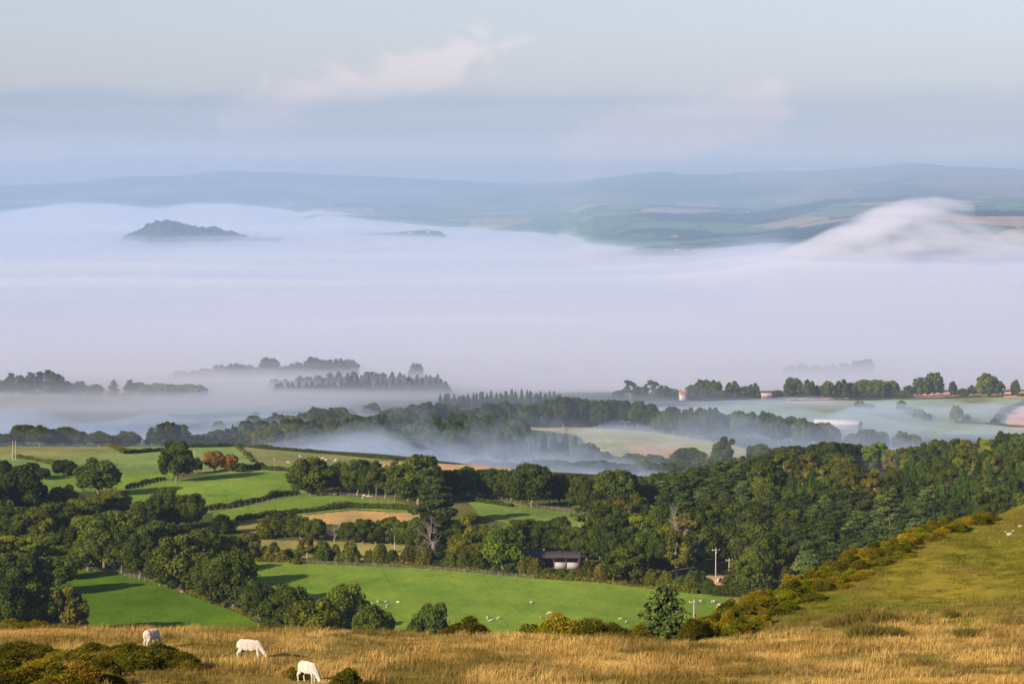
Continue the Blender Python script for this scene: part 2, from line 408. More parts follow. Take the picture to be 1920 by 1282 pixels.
R0 = [(6000,'z',-230),(7800,'z',-212),(8700,'y',466),(9600,'y',456),(11500,'y',424),(14000,'y',400),(17000,'y',370),(22000,'r',0),(25000,'r',14)]
R2 = [(6000,'z',-222),(6600,'y',492),(7300,'y',440),(8000,'y',420),(9200,'y',424),(11000,'y',398),(14000,'y',374),(17500,'y',340),(20500,'r',0),(25000,'r',14)]
R3 = [(6000,'z',-222),(6600,'y',488),(7300,'y',430),(8000,'y',408),(8900,'y',412),(10500,'y',382),(11500,'y',388),(14500,'y',356),(20500,'r',0),(25000,'r',14)]
FT = [L, L, L, L, M, M, M1, R0, Rr, Rr, R2, R3, R3, R3]
YH = np.geomspace(5900, 28000, 420)
CH = np.concatenate([np.linspace(-2600, -130, 50), np.arange(-120, 2041, 3), np.linspace(2060, 4400, 50)])
prof = np.zeros((len(FARC), len(YH)))
T = np.zeros((len(CH), len(YH)))
for a, c in enumerate(CH):
    k = np.clip(np.searchsorted(FARC, c)-1, 0, len(FARC)-2); f = (c-FARC[k])/(FARC[k+1]-FARC[k]); f = f*f*(3-2*f)
    ry = tab(RIDGE, c)
    def ev(P):
        return tab([(q[0], q[2] if q[1] == 'z' else zof(q[2], q[0]) if q[1] == 'y' else zof(ry+q[2], q[0])) for q in P], YH)
    T[a] = ev(FT[k])*(1-f)+ev(FT[k+1])*f
T = gauss(T, 7.0, 1)
KH = (CH-960)/FX
X = np.outer(KH, YH); Yh = np.broadcast_to(YH, X.shape).copy()
amp = np.clip((T+200)/60, 0, 1)*np.clip((19500-Yh)/4500+.12, .12, 1)
T = T+amp*(58*fbm(X/1500, Yh/1500, 61, 5)+10*(1-2*np.abs(fbm(X/900, Yh/1300, 66, 4))))
PX, PY = pxy(X, Yh, T)
# wooded knoll rising from the fog
kn = tab([(200,470),(235,441),(262,430),(285,420),(300,416),(325,417),(345,424),(370,429),(410,433),(440,441),(470,450),(500,451),(526,450),(545,475)], PX)
kd = np.exp(-((Yh-11500)/650)**2)
kz = zof(kn, 11500.0)
T = np.where((PX > 205) & (PX < 545), np.maximum(T, -232+(kz+232)*kd), T)
kn2 = tab([(640,455),(665,441),(720,437),(760,434),(800,431),(825,434),(845,448)], PX)
T = np.where((PX > 640) & (PX < 845), np.maximum(T, -232+(zof(kn2, 12300.0)+232)*np.exp(-((Yh-12300)/500)**2)), T)
# colour: a patchwork of pasture, hay and plough with woods in the folds and heather above
def cells(x, y, s, seed):
    gx = np.floor(x/s); gy = np.floor(y/s); best = np.full(x.shape, 1e18); cid = np.zeros(x.shape); sec = np.full(x.shape, 1e18)
    for i in (-1, 0, 1):
        for j in (-1, 0, 1):
            cx = gx+i; cy = gy+j
            qx = (cx+_hash(cx, cy, seed))*s; qy = (cy+_hash(cx, cy, seed+9))*s
            dd = (x-qx)**2+(y-qy)**2; u = dd < best
            sec = np.where(u, best, np.minimum(sec, dd)); cid = np.where(u, _hash(cx, cy, seed+23), cid); best = np.where(u, dd, best)
    return cid, np.sqrt(sec)-np.sqrt(best)
xx = X+120*fbm(X/600, Yh/600, 71, 3); yy = Yh*.55+120*fbm(X/600, Yh/600, 72, 3)
cid, edge_ = cells(xx, yy, 300, 5)
pal = np.array([(.07,.15,.04),(.09,.17,.05),(.13,.19,.06),(.30,.24,.12),(.06,.12,.035),(.10,.17,.05),(.38,.27,.16),(.16,.19,.07)])
ci = np.clip((cid*len(pal)).astype(int), 0, len(pal)-1)
hc = pal[ci]
hc = np.where((edge_ < 12)[..., None], (.02,.035,.015), hc)
wood = (fbm(X/900+9, Yh/1200, 81, 5)+.10*fbm(X/120, Yh/200, 83, 2)) > .17
hc = np.where(wood[..., None], (.016,.030,.014), hc)
high = np.clip((T-(-40))/90+1.2*fbm(X/1400, Yh/1800, 85, 4), 0, 1)[..., None]
heath = np.where((fbm(X/1100, Yh/2200, 88, 4) > .12)[..., None], (.035,.05,.022), (.19,.125,.09))
hc = hc*(1-high)+heath*high
hc = np.where(((PX > 205) & (PX < 545) & (abs(Yh-11500) < 1200))[..., None], np.where((fbm(X/60, Yh/90, 90, 3) > -.1)[..., None], (.016,.03,.014), (.05,.07,.025)), hc)
# trees on the skyline and in the woods: ragged height
T = T+np.where(wood, 7*np.abs(fbm(X/45, Yh/60, 91, 2)), 0)
T = T+np.where((PX > 270) & (PX < 530) & (abs(Yh-11500) < 700), 26*np.clip(vnoise(X/11, Yh/60, 93)-.42, 0, 1), 0)
V = np.stack([X, Yh, T], -1).reshape(-1, 3)
hm, nt, out = new_mat('hillside')
at = nt('ShaderNodeAttribute', attribute_name='Col').outputs['Color']
pos = nt('ShaderNodeNewGeometry').outputs['Position']
n = nt('ShaderNodeTexNoise', {'Vector': pos, 'Scale': .02, 'Detail': 6.0, 'Roughness': .65}).outputs[0]
c = nt.mix(1.0, at, nt.ramp(n, [(.25, .7), (.75, 1.3)]), 'MULTIPLY')
b = nt('ShaderNodeBsdfDiffuse', {'Color': c}); nt.l.new(b.outputs[0], out.inputs[0])
link('hills', mesh_np('hills', V, grid_faces(len(CH), len(YH)), [hm], True, pattr={'Col': hc.reshape(-1, 3)}), kind='structure')
def HF(px, Y):
    i = int(np.argmin(abs(CH-px))); return float(np.interp(Y, YH, T[i]))
HT_FAR = T

# ------------------------------------------------------------------ fog that fills the vale
fy = np.geomspace(1880, 21500, 420); fc = np.concatenate([np.linspace(-2600, -130, 40), np.arange(-120, 2041, 6), np.linspace(2060, 4400, 40)])
KF = (fc-960)/FX
X = np.outer(KF, fy); Yf = np.broadcast_to(fy, X.shape).copy(); Cc = np.broadcast_to(fc[:, None], X.shape)
near_top = tab([(-2000,-172),(0,-172),(500,-173),(700,-176),(1000,-180),(1200,-184),(1500,-187),(1920,-186),(4000,-186)], Cc)
mid = -186.0
t = np.clip((Yf-2700)/1300, 0, 1); t = t*t*(3-2*t)
zt = near_top*(1-t)+mid*t
FE = [(-200,404),(0,401),(60,394),(130,385),(200,387),(290,394),(360,386),(430,387),(500,394),(560,400),(600,398),(700,413),(830,424),(1000,428),(1060,437),(1100,460),(1200,474),(1300,484),(1400,482),(1480,480),(1560,478),(1700,476),(1920,474),(2100,474),(4400,470)]
fe = tab(FE, Cc)
Yend = tab([(-200,17000),(560,17000),(640,15500),(1040,14000),(1100,9500),(1300,7800),(1450,6800),(4400,6600)], Cc)
t = np.clip((Yf-Yend*.62)/(Yend*.38), 0, 1); t = t*t*(3-2*t)
zt = zt*(1-t)+zof(fe, Yend)*t
zt = zt+3.2*fbm(X/420, Yf/210, 101, 4)*np.clip((Yf-1900)/600, 0, 1)+np.clip((Yf-4200)/5000, 0, 1)*(30*fbm(X/3000+.3, Yf/1100, 105, 4)+6*fbm(X/700, Yf/700, 108, 4))*(1-.75*t)
n = len(fc); m = len(fy)
F = grid_faces(n, m); nv = n*m
idx = np.arange(nv).reshape(n, m)
ring = np.concatenate([idx[:, 0], idx[-1, 1:], idx[-2::-1, -1], idx[0, -2:0:-1]])
nxt = np.roll(ring, -1)
side = np.stack([ring, ring+nv, nxt+nv, nxt], -1)
for li, (dz, dens, nz, lab) in enumerate(FOG_LAYERS):
    zz = zt+dz*np.clip((Yf-1900)/400, .3, 1)*(1-.35*t)+(li >= 1)*15*t*fbm(X/1100+li*3, Yf/2600, 140+li, 4)+nz*fbm(X/300+li*7, Yf/200, 120+li, 4)+(li == 1)*28*np.clip((Yf-3000)/2500, 0, 1)*(1-.8*t)*fbm(X/2600, Yf/900, 131, 4)  # thinner layer: shade on the fog swells painted by its darker lavender colour
    if li == 4: zz = zt-6-30*np.clip((3600-Yf)/1200, 0, 1)+38*fbm(X/1300+3, Yf/460, 150, 4)*np.clip((Yf-2600)/1500, 0, 1)  # streak layer: highlights of the fog top painted by its whiter colour
    if li == 3: zz = np.minimum(-120+(Yf-1880)*.35, 325.0)
    top = np.stack([X, Yf, zz], -1).reshape(-1, 3); bot = top.copy(); bot[:, 2] = -250-li*.5
    if li: top[:, :2] *= 1+li*1e-4
    link('fog', mesh_np('fog', np.concatenate([top, bot]), [F, (F+nv)[:, ::-1], side[:, ::-1]], [vol_mat('fog', dens, FOG_C if li == 0 else (.76, .78, .92) if li == 1 else HAZE_C if li == 3 else (.985, .965, .975) if li == 4 else THIN_C)]), kind='stuff', label=lab)

def pool(x0, x1, Y0, Y1, h, dens, seed, label, sx=90, sy=60, skew=0.0):
    """mist lying in a hollow: follows the ground, feathering out to nothing at its rim"""
    nu, nv_ = 220, 60
    U, W = np.meshgrid(np.linspace(0, 1, nu), np.linspace(0, 1, nv_), indexing='ij')
    px = x0+(x1-x0)*U; Yq = Y0+(Y1-Y0)*W+skew*(U-.5); Xq = (px-960)/FX*Yq*1.006
    hb = np.sin(np.pi*U)**.7*np.sin(np.pi*W)**.8
    nn = np.clip(.45+1.5*fbm(Xq/sx+seed, Yq/sy, seed, 4), 0.02, 1.5)
    g = gauss(gauss(H(Xq, Yq, False), 2, 0), 2, 1)
    A = np.stack([Xq, Yq, g+h*hb*nn+.2], -1).reshape(-1, 3); B = np.stack([Xq, Yq, g-4], -1).reshape(-1, 3)
    F = grid_faces(nu, nv_); nv = nu*nv_
    idx = np.arange(nv).reshape(nu, nv_)
    ring = np.concatenate([idx[:, 0], idx[-1, 1:], idx[-2::-1, -1], idx[0, -2:0:-1]]); nxt = np.roll(ring, -1)
    side = np.stack([ring, ring+nv, nxt+nv, nxt], -1)
    link('mist', mesh_np('mist', np.concatenate([A, B]), [F, (F+nv)[:, ::-1], side[:, ::-1]], [vol_mat('mist', dens, MIST_C)]), kind='stuff', label=label)
for a in POOLS: pool(*a)

# thinner mist banks: closed lens-shaped bodies whose thickness varies, so their edges are soft
def mist(name, pts, Y0, thick, dens, seed, label, nz=(40, 12), power=1.0, tilt=0.0):
    """pts: (px, y_top, y_bottom) along the bank; thick: half depth in metres"""
    P = np.array(pts, float); nu, nv_ = 150, 34
    u = np.linspace(0, 1, nu); v = np.linspace(0, 1, nv_)
    pxs = np.interp(u, np.linspace(0, 1, len(P)), P[:, 0])
    yt = np.interp(pxs, P[:, 0], P[:, 1]); yb = np.interp(pxs, P[:, 0], P[:, 2])
    U, Vv = np.meshgrid(u, v, indexing='ij')
    px = np.broadcast_to(pxs[:, None], U.shape); py = yt[:, None]*(1-Vv)+yb[:, None]*Vv
    wdt = (pxs[-1]-pxs[0])
    nn = np.clip(nz[2]+nz[3]*fbm(U*wdt/nz[0]+seed, Vv*(yb-yt).max()/nz[1]+U*wdt/nz[0]*tilt, seed, 4), .03, 1.6)
    prof = (np.sin(np.pi*np.clip(U, 0, 1))**.8*np.sin(np.pi*Vv)**1.3)**power
    th = thick*prof*nn
    Zc = zof(py, Y0); Xc = xof(px, Y0, Zc)
    A = np.stack([Xc, Y0-th, Zc], -1).reshape(-1, 3); B = np.stack([Xc, Y0+th, Zc], -1).reshape(-1, 3)
    F = grid_faces(nu, nv_); nv = nu*nv_
    idx = np.arange(nv).reshape(nu, nv_)
    ring = np.concatenate([idx[:, 0], idx[-1, 1:], idx[-2::-1, -1], idx[0, -2:0:-1]]); nxt = np.roll(ring, -1)
    th.ravel()[ring] = 0
    side = np.stack([ring, nxt, nxt+nv, ring+nv], -1)
    m_ = vol_mat(name, dens, FOG_C)
    link(name, mesh_np(name, np.concatenate([A, B]), [F[:, ::-1], F+nv, side[:, ::-1]], [m_]), kind='stuff', label=label)
for a in MISTS: mist(*a)

# ------------------------------------------------------------------ haze
bmv = np.array([(x, y, z) for x in (-26000, 26000) for y in (-60, 29500) for z in (-256, 345)], float)
bf = np.array([(0,1,3,2),(4,6,7,5),(0,4,5,1),(2,3,7,6),(0,2,6,4),(1,5,7,3)])
hz = vol_mat('haze', HAZE_D, HAZE_C)
link('haze', mesh_np('haze', bmv, bf, [hz]), kind='stuff')
# ------------------------------------------------------------------ foliage builders (unit size: height 1, width 1)
def ico(sub=1):
    t = (1+5**.5)/2
    v = [(-1,t,0),(1,t,0),(-1,-t,0),(1,-t,0),(0,-1,t),(0,1,t),(0,-1,-t),(0,1,-t),(t,0,-1),(t,0,1),(-t,0,-1),(-t,0,1)]
    f = [(0,11,5),(0,5,1),(0,1,7),(0,7,10),(0,10,11),(1,5,9),(5,11,4),(11,10,2),(10,7,6),(7,1,8),(3,9,4),(3,4,2),(3,2,6),(3,6,8),(3,8,9),(4,9,5),(2,4,11),(6,2,10),(8,6,7),(9,8,1)]
    v = [np.array(p)/np.linalg.norm(p) for p in v]
    for _ in range(sub):
        cache = {}; nf = []
        def mid(a, b):
            k = (min(a, b), max(a, b))
            if k not in cache: p = v[a]+v[b]; v.append(p/np.linalg.norm(p)); cache[k] = len(v)-1
            return cache[k]
        for a, b, c in f:
            x, y, z = mid(a, b), mid(b, c), mid(c, a); nf += [(a,x,z),(b,y,x),(c,z,y),(x,y,z)]
        f = nf
    return np.array(v), np.array(f)
ICO = ico(1)
def quads(P, N, size, r, aspect=1.0, up=0.0):
    """leaf quads at P facing N"""
    n = len(P); N = N/np.maximum(np.linalg.norm(N, axis=1, keepdims=True), 1e-6)
    R = r.normal(size=(n, 3)); R[:, 2] += up*3
    U = np.cross(N, R); U /= np.maximum(np.linalg.norm(U, axis=1, keepdims=True), 1e-6)
    W = np.cross(N, U)
    s = size*(r.uniform(.6, 1.3, n))[:, None] if np.isscalar(size) else np.asarray(size)[:, None]*(r.uniform(.6, 1.3, n))[:, None]
    a = s*.5; b = s*.5*aspect
    sk = r.uniform(-.35, .35, (n, 1))
    V = np.stack([P-U*a-W*b*(1+sk), P+U*a-W*b*(1-sk), P+U*a*.8+W*b, P-U*a*.9+W*b*(1+sk)], 1).reshape(-1, 3)
    return V, np.arange(4*n).reshape(-1, 4)
class Acc:
    def __init__(s): s.V = []; s.Q = []; s.T = []; s.vq = []; s.vt = []; s.dq = []; s.dt = []; s.n = 0
    def quads(s, V, F, v, d=None):
        s.V.append(V); s.Q.append(F+s.n); s.vq.append(v); s.dq.append(np.zeros(len(F)) if d is None else d); s.n += len(V)
    def tris(s, V, F, v, d=None):
        s.V.append(V); s.T.append(F+s.n); s.vt.append(np.full(len(F), v) if np.isscalar(v) else v); s.dt.append(np.zeros(len(F)) if d is None else d); s.n += len(V)
    def mesh(s, name, mat, smooth=False):
        Fs = []; vv = []; dd = []
        if s.Q: Fs.append(np.concatenate(s.Q)); vv += s.vq; dd += s.dq
        if s.T: Fs.append(np.concatenate(s.T)); vv += s.vt; dd += s.dt
        return mesh_np(name, np.concatenate(s.V), Fs, [mat] if not isinstance(mat, list) else mat, smooth, fattr={'v': np.concatenate(vv), 'd': np.concatenate(dd)})
def tube(acc, pts, rad, sides=6, v=.5):
    pts = np.array(pts, float); rad = np.array(rad, float); n = len(pts)
    a = np.linspace(0, 2*np.pi, sides, endpoint=False)
    rings = []
    for i in range(n):
        t = pts[min(i+1, n-1)]-pts[max(i-1, 0)]; t /= max(np.linalg.norm(t), 1e-9)
        u = np.cross(t, (0.0, 1.0, .13)); u /= np.linalg.norm(u); w_ = np.cross(t, u)
        rings.append(pts[i]+rad[i]*(np.cos(a)[:, None]*u+np.sin(a)[:, None]*w_))
    V = np.concatenate(rings); F = []
    for i in range(n-1):
        for k in range(sides):
            F.append((i*sides+k, i*sides+(k+1) % sides, (i+1)*sides+(k+1) % sides, (i+1)*sides+k))
    acc.quads(V, np.array(F), np.full(len(F), v))
def crown_blobs(acc, blobs, n, size, r, upn=.35, jitter=.55, thin=0.0, core=.74, dryp=0.0):
    """blobs (k,6): centre, radii. leaves on the outer skins, a rough inner body of twigs and leaves"""
    B = np.array(blobs); cen = B[:, :3]; rad = B[:, 3:6]
    area = (rad[:, 0]*rad[:, 1]+rad[:, 0]*rad[:, 2]+rad[:, 1]*rad[:, 2]); cnt = np.maximum(8, (n*1.9*area/area.sum()).astype(int))
    Ps = []; Ns = []; vs = []
    bt = r.uniform(-.34, .34, len(B))
    for i in range(len(B)):
        d = r.normal(size=(cnt[i], 3)); d /= np.linalg.norm(d, axis=1, keepdims=True)
        rr = r.uniform(.80, 1.12, (cnt[i], 1))
        P = cen[i]+d*rad[i]*rr; N = d/rad[i]; N /= np.linalg.norm(N, axis=1, keepdims=True)
        keep = np.ones(len(P), bool)
        for j in range(len(B)):
            if j == i: continue
            q = (((P-cen[j])/rad[j])**2).sum(1) < .74; keep &= ~q
        keep &= P[:, 2] > 0.0
        Ps.append(P[keep]); Ns.append(N[keep]); vs.append(np.clip(.5+bt[i]+.25*r.normal(size=keep.sum()), 0, 1))
    P = np.concatenate(Ps); N = np.concatenate(Ns); v = np.concatenate(vs)
    N = N+r.normal(size=N.shape)*jitter; N[:, 2] += upn
    V, F = quads(P, N, size, r)
    dd = (r.uniform(size=len(P)) < dryp)*1.0
    acc.quads(V, F, v, dd)
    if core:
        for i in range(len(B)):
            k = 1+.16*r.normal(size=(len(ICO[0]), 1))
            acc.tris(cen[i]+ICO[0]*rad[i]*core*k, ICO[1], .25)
LEAF = leaf_mat('leaves', (.013,.025,.005), (.118,.140,.018))
LEAFC = leaf_mat('needles', (.012,.024,.008), (.080,.100,.021), trans=.10)
GORSE = leaf_mat('gorse_spines', (.030,.038,.005), (.150,.130,.012), trans=.12, dry=(.30,.165,.014))
BARK = plain_mat('bark', (.20,.145,.10), .9, .35, 14)
PALEBARK = plain_mat('pale_bark', (.28,.235,.19), .9, .25, 14)

def oak_crown(seed, n=5200, size=.036, low=.10, flat=1.0, dense=1.0):
    r = np.random.default_rng(seed); acc = Acc(); bl = []
    nb = int(44*dense)
    for i in range(nb):
        f = (i+.5)/nb; z = -0.55+1.5*f; th = i*2.399963+r.normal()*.35
        z = min(z, .97); rr = math.sqrt(max(0, 1-z*z)) if z > 0 else math.sqrt(max(0.0, 1-(z*1.15)**2))
        q = r.uniform(.66, .90)
        R = r.uniform(.085, .165)
        bl.append([.5*rr*q*math.cos(th), .5*rr*q*math.sin(th), low+(1-low)*(.40+.56*z*q*flat), R, R*r.uniform(.85, 1.15), R*r.uniform(.55, .85)*1.0])
    bl.append([0, 0, low+(1-low)*.42, .27, .27, .30])
    top = max(b[2]+b[5] for b in bl)
    for b in bl: b[2] /= top; b[5] /= top
    crown_blobs(acc, bl, n, size, r)
    # stray twigs of leaves beyond the outline
    m = n//14; d = r.normal(size=(m, 3)); d /= np.linalg.norm(d, axis=1, keepdims=True)
    P = np.array([0, 0, .5])+d*np.array([.5, .5, .46])*r.uniform(.9, 1.06, (m, 1)); P = P[P[:, 2] > .12]
    V, F = quads(P, r.normal(size=P.shape), size*.9, r); acc.quads(V, F, r.uniform(.3, .9, len(F)))
    return acc.mesh('crown', LEAF)
def airy_crown(seed, n=2600, size=.034, low=.22):
    r = np.random.default_rng(seed); acc = Acc(); bl = []
    for i in range(24):
        th = r.uniform(0, 6.283); z = r.uniform(0, 1)**.8; rr = math.sqrt(1-(z*.9)**2)*r.uniform(.25, .85)
        R = r.uniform(.07, .13)
        bl.append([.5*rr*math.cos(th), .5*rr*math.sin(th), low+(1-low)*(.12+.80*z), R, R, R*.65])
    crown_blobs(acc, bl, n, size, r, jitter=.9, core=.55)
    return acc.mesh('crown', LEAF)
def spruce_crown(seed, n=4200, size=.030, low=.06, power=.85, ragged=.25, droop=.35, corer=.30):
    r = np.random.default_rng(seed); acc = Acc(); P = []; N = []; S = []
    nb = 150 if n < 9000 else 420
    for i in range(nb):
        f = (i+r.uniform(0, 1))/nb; z = low+(1-low)*f; R = .5*(1-f)**power*r.uniform(1-ragged, 1.08)+.012
        th = i*2.399963+r.normal()*.2; k = max(4, int(n/nb*(.35+1.5*(1-f))))
        t = r.uniform(.12, 1, k)**.7
        c, s = math.cos(th), math.sin(th)
        side = r.normal(size=k)*R*.30*(1.15-t)
        px_ = c*R*t-s*side; py_ = s*R*t+c*side; pz = z-droop*R*t*t*.6+r.normal(size=k)*.006+.02*(t > .85)
        P.append(np.stack([px_, py_, pz], 1)); N.append(np.stack([np.full(k, c*.55), np.full(k, s*.55), np.full(k, .8)], 1)+r.normal(size=(k, 3))*.35)
        S.append(np.full(k, size*(.75+.5*(1-f))))
    P = np.concatenate(P); N = np.concatenate(N); S = np.concatenate(S)
    V, F = quads(P, N, S, r, aspect=1.4); acc.quads(V, F, np.clip(.5+.28*r.normal(size=len(F)), 0, 1))
    # inner body
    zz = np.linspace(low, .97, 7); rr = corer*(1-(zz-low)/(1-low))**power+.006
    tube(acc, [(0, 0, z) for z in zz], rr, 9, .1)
    return acc.mesh('crown', LEAFC)
def pine_crown(seed, n=3200, size=.034, low=.28, k=20):
    r = np.random.default_rng(seed); acc = Acc(); bl = []
    for i in range(k):
        f = (i+.5)/k; th = i*2.399963+r.normal()*.5; R = .5*(1-f)**.5*r.uniform(.45, .8)
        q = r.uniform(.13, .21)*(1.15-.5*f)
        bl.append([R*math.cos(th), R*math.sin(th), low+(1-low)*f*.95, q, q, q*.30])
    bl.append([0, 0, low+(1-low)*.5, .17, .17, .36*(1-low)])
    crown_blobs(acc, bl, n, size, r, upn=.6, core=.72)
    return acc.mesh('crown', LEAFC)
def bush_crown(seed, n=2200, size=.055, squash=.62, mat=None, dryp=0.0, jit=.7, aspect=1.0):
    r = np.random.default_rng(seed); acc = Acc(); bl = []
    for i in range(16):
        th = i*2.399963; q = math.sqrt((i+.5)/16)
        bl.append([.34*q*math.cos(th), .34*q*math.sin(th), .62*(1-q*q*.75)*r.uniform(.7, 1.05), .19*r.uniform(.7, 1.2), .19*r.uniform(.7, 1.2), .27*r.uniform(.7, 1.1)])
    top = max(b[2]+b[5] for b in bl)
    for b in bl: b[2] /= top; b[5] /= top
    crown_blobs(acc, bl, n, size, r, jitter=jit, core=.8, dryp=dryp)
    return acc.mesh('foliage', mat or LEAF)
def gorse_foliage(seed, n=5200, spikes=5200, dryp=.05):
    """a mound of upright spiny shoots with clusters of seed pods and flowers"""
    r = np.random.default_rng(seed); acc = Acc(); bl = []
    for i in range(20):
        th = i*2.399963+r.normal()*.3; q = math.sqrt((i+.5)/20)
        bl.append([.36*q*math.cos(th), .36*q*math.sin(th), .60*(1-q*q*.8)*r.uniform(.6, 1.1), .15*r.uniform(.6, 1.2), .15*r.uniform(.6, 1.2), .25*r.uniform(.7, 1.1)])
    top = max(b[2]+b[5] for b in bl)
    B = np.array(bl); B[:, 2] /= top; B[:, 5] /= top
    P = []; N = []; d_ = []
    for i in range(len(B)):
        k = spikes//len(B); d = r.normal(size=(k, 3)); d[:, 2] = np.abs(d[:, 2])*.9-.15; d /= np.linalg.norm(d, axis=1, keepdims=True)
        P.append(B[i, :3]+d*B[i, 3:6]*r.uniform(.75, 1.05, (k, 1))); N.append(d+np.array([0, 0, .9])+r.normal(size=(k, 3))*.35)
        hot = r.uniform() < .4
        d_.append((r.uniform(size=k) < (dryp*2.6 if hot else dryp*.35))*r.uniform(.5, 1, k))
    P = np.concatenate(P); D = np.concatenate(N); D /= np.linalg.norm(D, axis=1, keepdims=True); d_ = np.concatenate(d_)
    ok = P[:, 2] > 0; P = P[ok]; D = D[ok]; d_ = d_[ok]; n_ = len(P)
    U = np.cross(D, r.normal(size=(n_, 3))); U /= np.linalg.norm(U, axis=1, keepdims=True)
    ln = r.uniform(.05, .12, (n_, 1)); wd = r.uniform(.007, .016, (n_, 1))
    V = np.stack([P-U*wd, P+U*wd, P+D*ln+U*wd*.4, P+D*ln-U*wd*.4], 1).reshape(-1, 3)
    acc.quads(V, np.arange(4*n_).reshape(-1, 4), np.clip(.5+.3*r.normal(size=n_), 0, 1), d_)
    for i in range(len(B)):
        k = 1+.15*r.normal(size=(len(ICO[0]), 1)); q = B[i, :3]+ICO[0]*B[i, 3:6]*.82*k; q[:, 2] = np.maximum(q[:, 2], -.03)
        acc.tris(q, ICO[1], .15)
    return acc.mesh('foliage', GORSE)
def trunk_mesh(seed, r0=.035, top=.62, limbs=5, mat=None, lean=.03, sides=7, name='trunk'):
    r = np.random.default_rng(seed); acc = Acc()
    pts = [(0, 0, -.03), (0, 0, .06)]+[(r.normal()*lean, r.normal()*lean, z) for z in np.linspace(.18, top, 4)]
    tube(acc, pts, [r0*1.35, r0, r0*.85, r0*.65, r0*.45, r0*.2], sides)
    for i in range(limbs):
        z = r.uniform(.16, top*.8); th = r.uniform(0, 6.283); L_ = r.uniform(.16, .30)
        p0 = np.array([0, 0, z]); d = np.array([math.cos(th), math.sin(th), r.uniform(.5, 1.1)]); m1 = p0+d*L_*.5+r.normal(size=3)*.015
        tube(acc, [p0, m1, p0+d*L_+np.array([0, 0, .03])], [r0*.45, r0*.28, r0*.08], 5)
    return acc.mesh(name, mat or BARK, True)
def bare_mesh(seed, mat):
    r = np.random.default_rng(seed); acc = Acc()
    def grow(p, d, L_, rad, lev):
        q = p; pts = [p]; rs = [rad]
        for k in range(3):
            d = d+r.normal(size=3)*.16; d[2] += .05; d /= np.linalg.norm(d); q = q+d*L_/3; pts.append(q); rs.append(rad*(1-.22*(k+1)))
            if lev < 3:
                for _ in range(2 if lev else 2):
                    a = r.normal(size=3); a = d*.75+a*.55; a /= np.linalg.norm(a)
                    grow(q, a, L_*r.uniform(.5, .75), rad*.5, lev+1)
        tube(acc, pts, rs, 5 if lev < 2 else 3)
    grow(np.array([0, 0, -.02]), np.array([0, 0, 1.0]), .62, .030, 0)
    m = acc.mesh('branches', mat, True)
    return m

# prototypes: kind -> list of (crown mesh, trunk mesh)
K_ = {}
K_['oak'] = [(oak_crown(100+i, low=l, flat=f), trunk_mesh(200+i)) for i, (l, f) in enumerate([(.10,1.0),(.13,.95),(.07,1.0),(.16,1.0),(.10,.9),(.05,1.0)])]
K_['airy'] = [(airy_crown(300+i), trunk_mesh(310+i, .028, .8, 8, PALEBARK)) for i in range(3)]
K_['spruce'] = [(spruce_crown(400+i, power=p), trunk_mesh(410+i, .022, .3, 0, sides=6)) for i, p in enumerate((.8,.95,.7))]
K_['larch'] = [(spruce_crown(420+i, n=3000, size=.036, power=p, ragged=.35, droop=.1), trunk_mesh(430+i, .022, .3, 0, sides=6)) for i, p in enumerate((.5,.62,.45))]
K_['pine'] = [(pine_crown(440+i, low=l), trunk_mesh(450+i, .022, .9, 4)) for i, l in enumerate((.22,.38,.15))]
K_['bush'] = [(bush_crown(500+i), None) for i in range(4)]
K_['gorse'] = [(gorse_foliage(520+i), None) for i in range(4)]
K_['gorse_yellow'] = [(gorse_foliage(530+i, dryp=.11), None) for i in range(3)]
K_['conifer_near'] = [(spruce_crown(460, n=15000, size=.017, corer=.12, power=.52, ragged=.55, low=.0, droop=.3), trunk_mesh(461, .018, .5, 0))]
K_['bare'] = [(None, bare_mesh(550+i, PALEBARK)) for i in range(3)]
# far trees, a few pixels each: crown and stem in one mesh
def join_far(crown_fn, **kw):
    return crown_fn(**kw)
K_['oak_far'] = [(oak_crown(600+i, n=1100, size=.070, low=.02, dense=.7), None) for i in range(5)]
K_['spruce_far'] = [(spruce_crown(620+i, n=1000, size=.062, low=.02), None) for i in range(3)]
K_['pine_far'] = [(pine_crown(630+i, n=1000, size=.06, low=.05), None) for i in range(3)]
NAMES = {'conifer_near':'conifer_tree','oak':'oak_tree','airy':'ash_tree','spruce':'spruce_tree','larch':'larch_tree','pine':'pine_tree','bush':'bush','gorse':'gorse_bush','gorse_yellow':'gorse_bush','bare':'dead_tree','oak_far':'broadleaf_tree','spruce_far':'conifer_tree','pine_far':'pine_tree'}
CATS = {'bush':'bush','gorse':'gorse bush','gorse_yellow':'gorse bush'}
rt = random.Random(11)
TINT = {'d':(.85,.90,.95), 'n':(1.05,1.05,1.0), 'y':(2.0,1.75,.95), 'g':(1.3,1.5,.95), 'o':(1.55,1.30,1.1), 'c':(3.2,1.35,1.5), 'b':(1.8,1.3,1.3), 'p':(1.6,1.6,1.7), 'k':(.7,.75,.8)}
ALLT = []
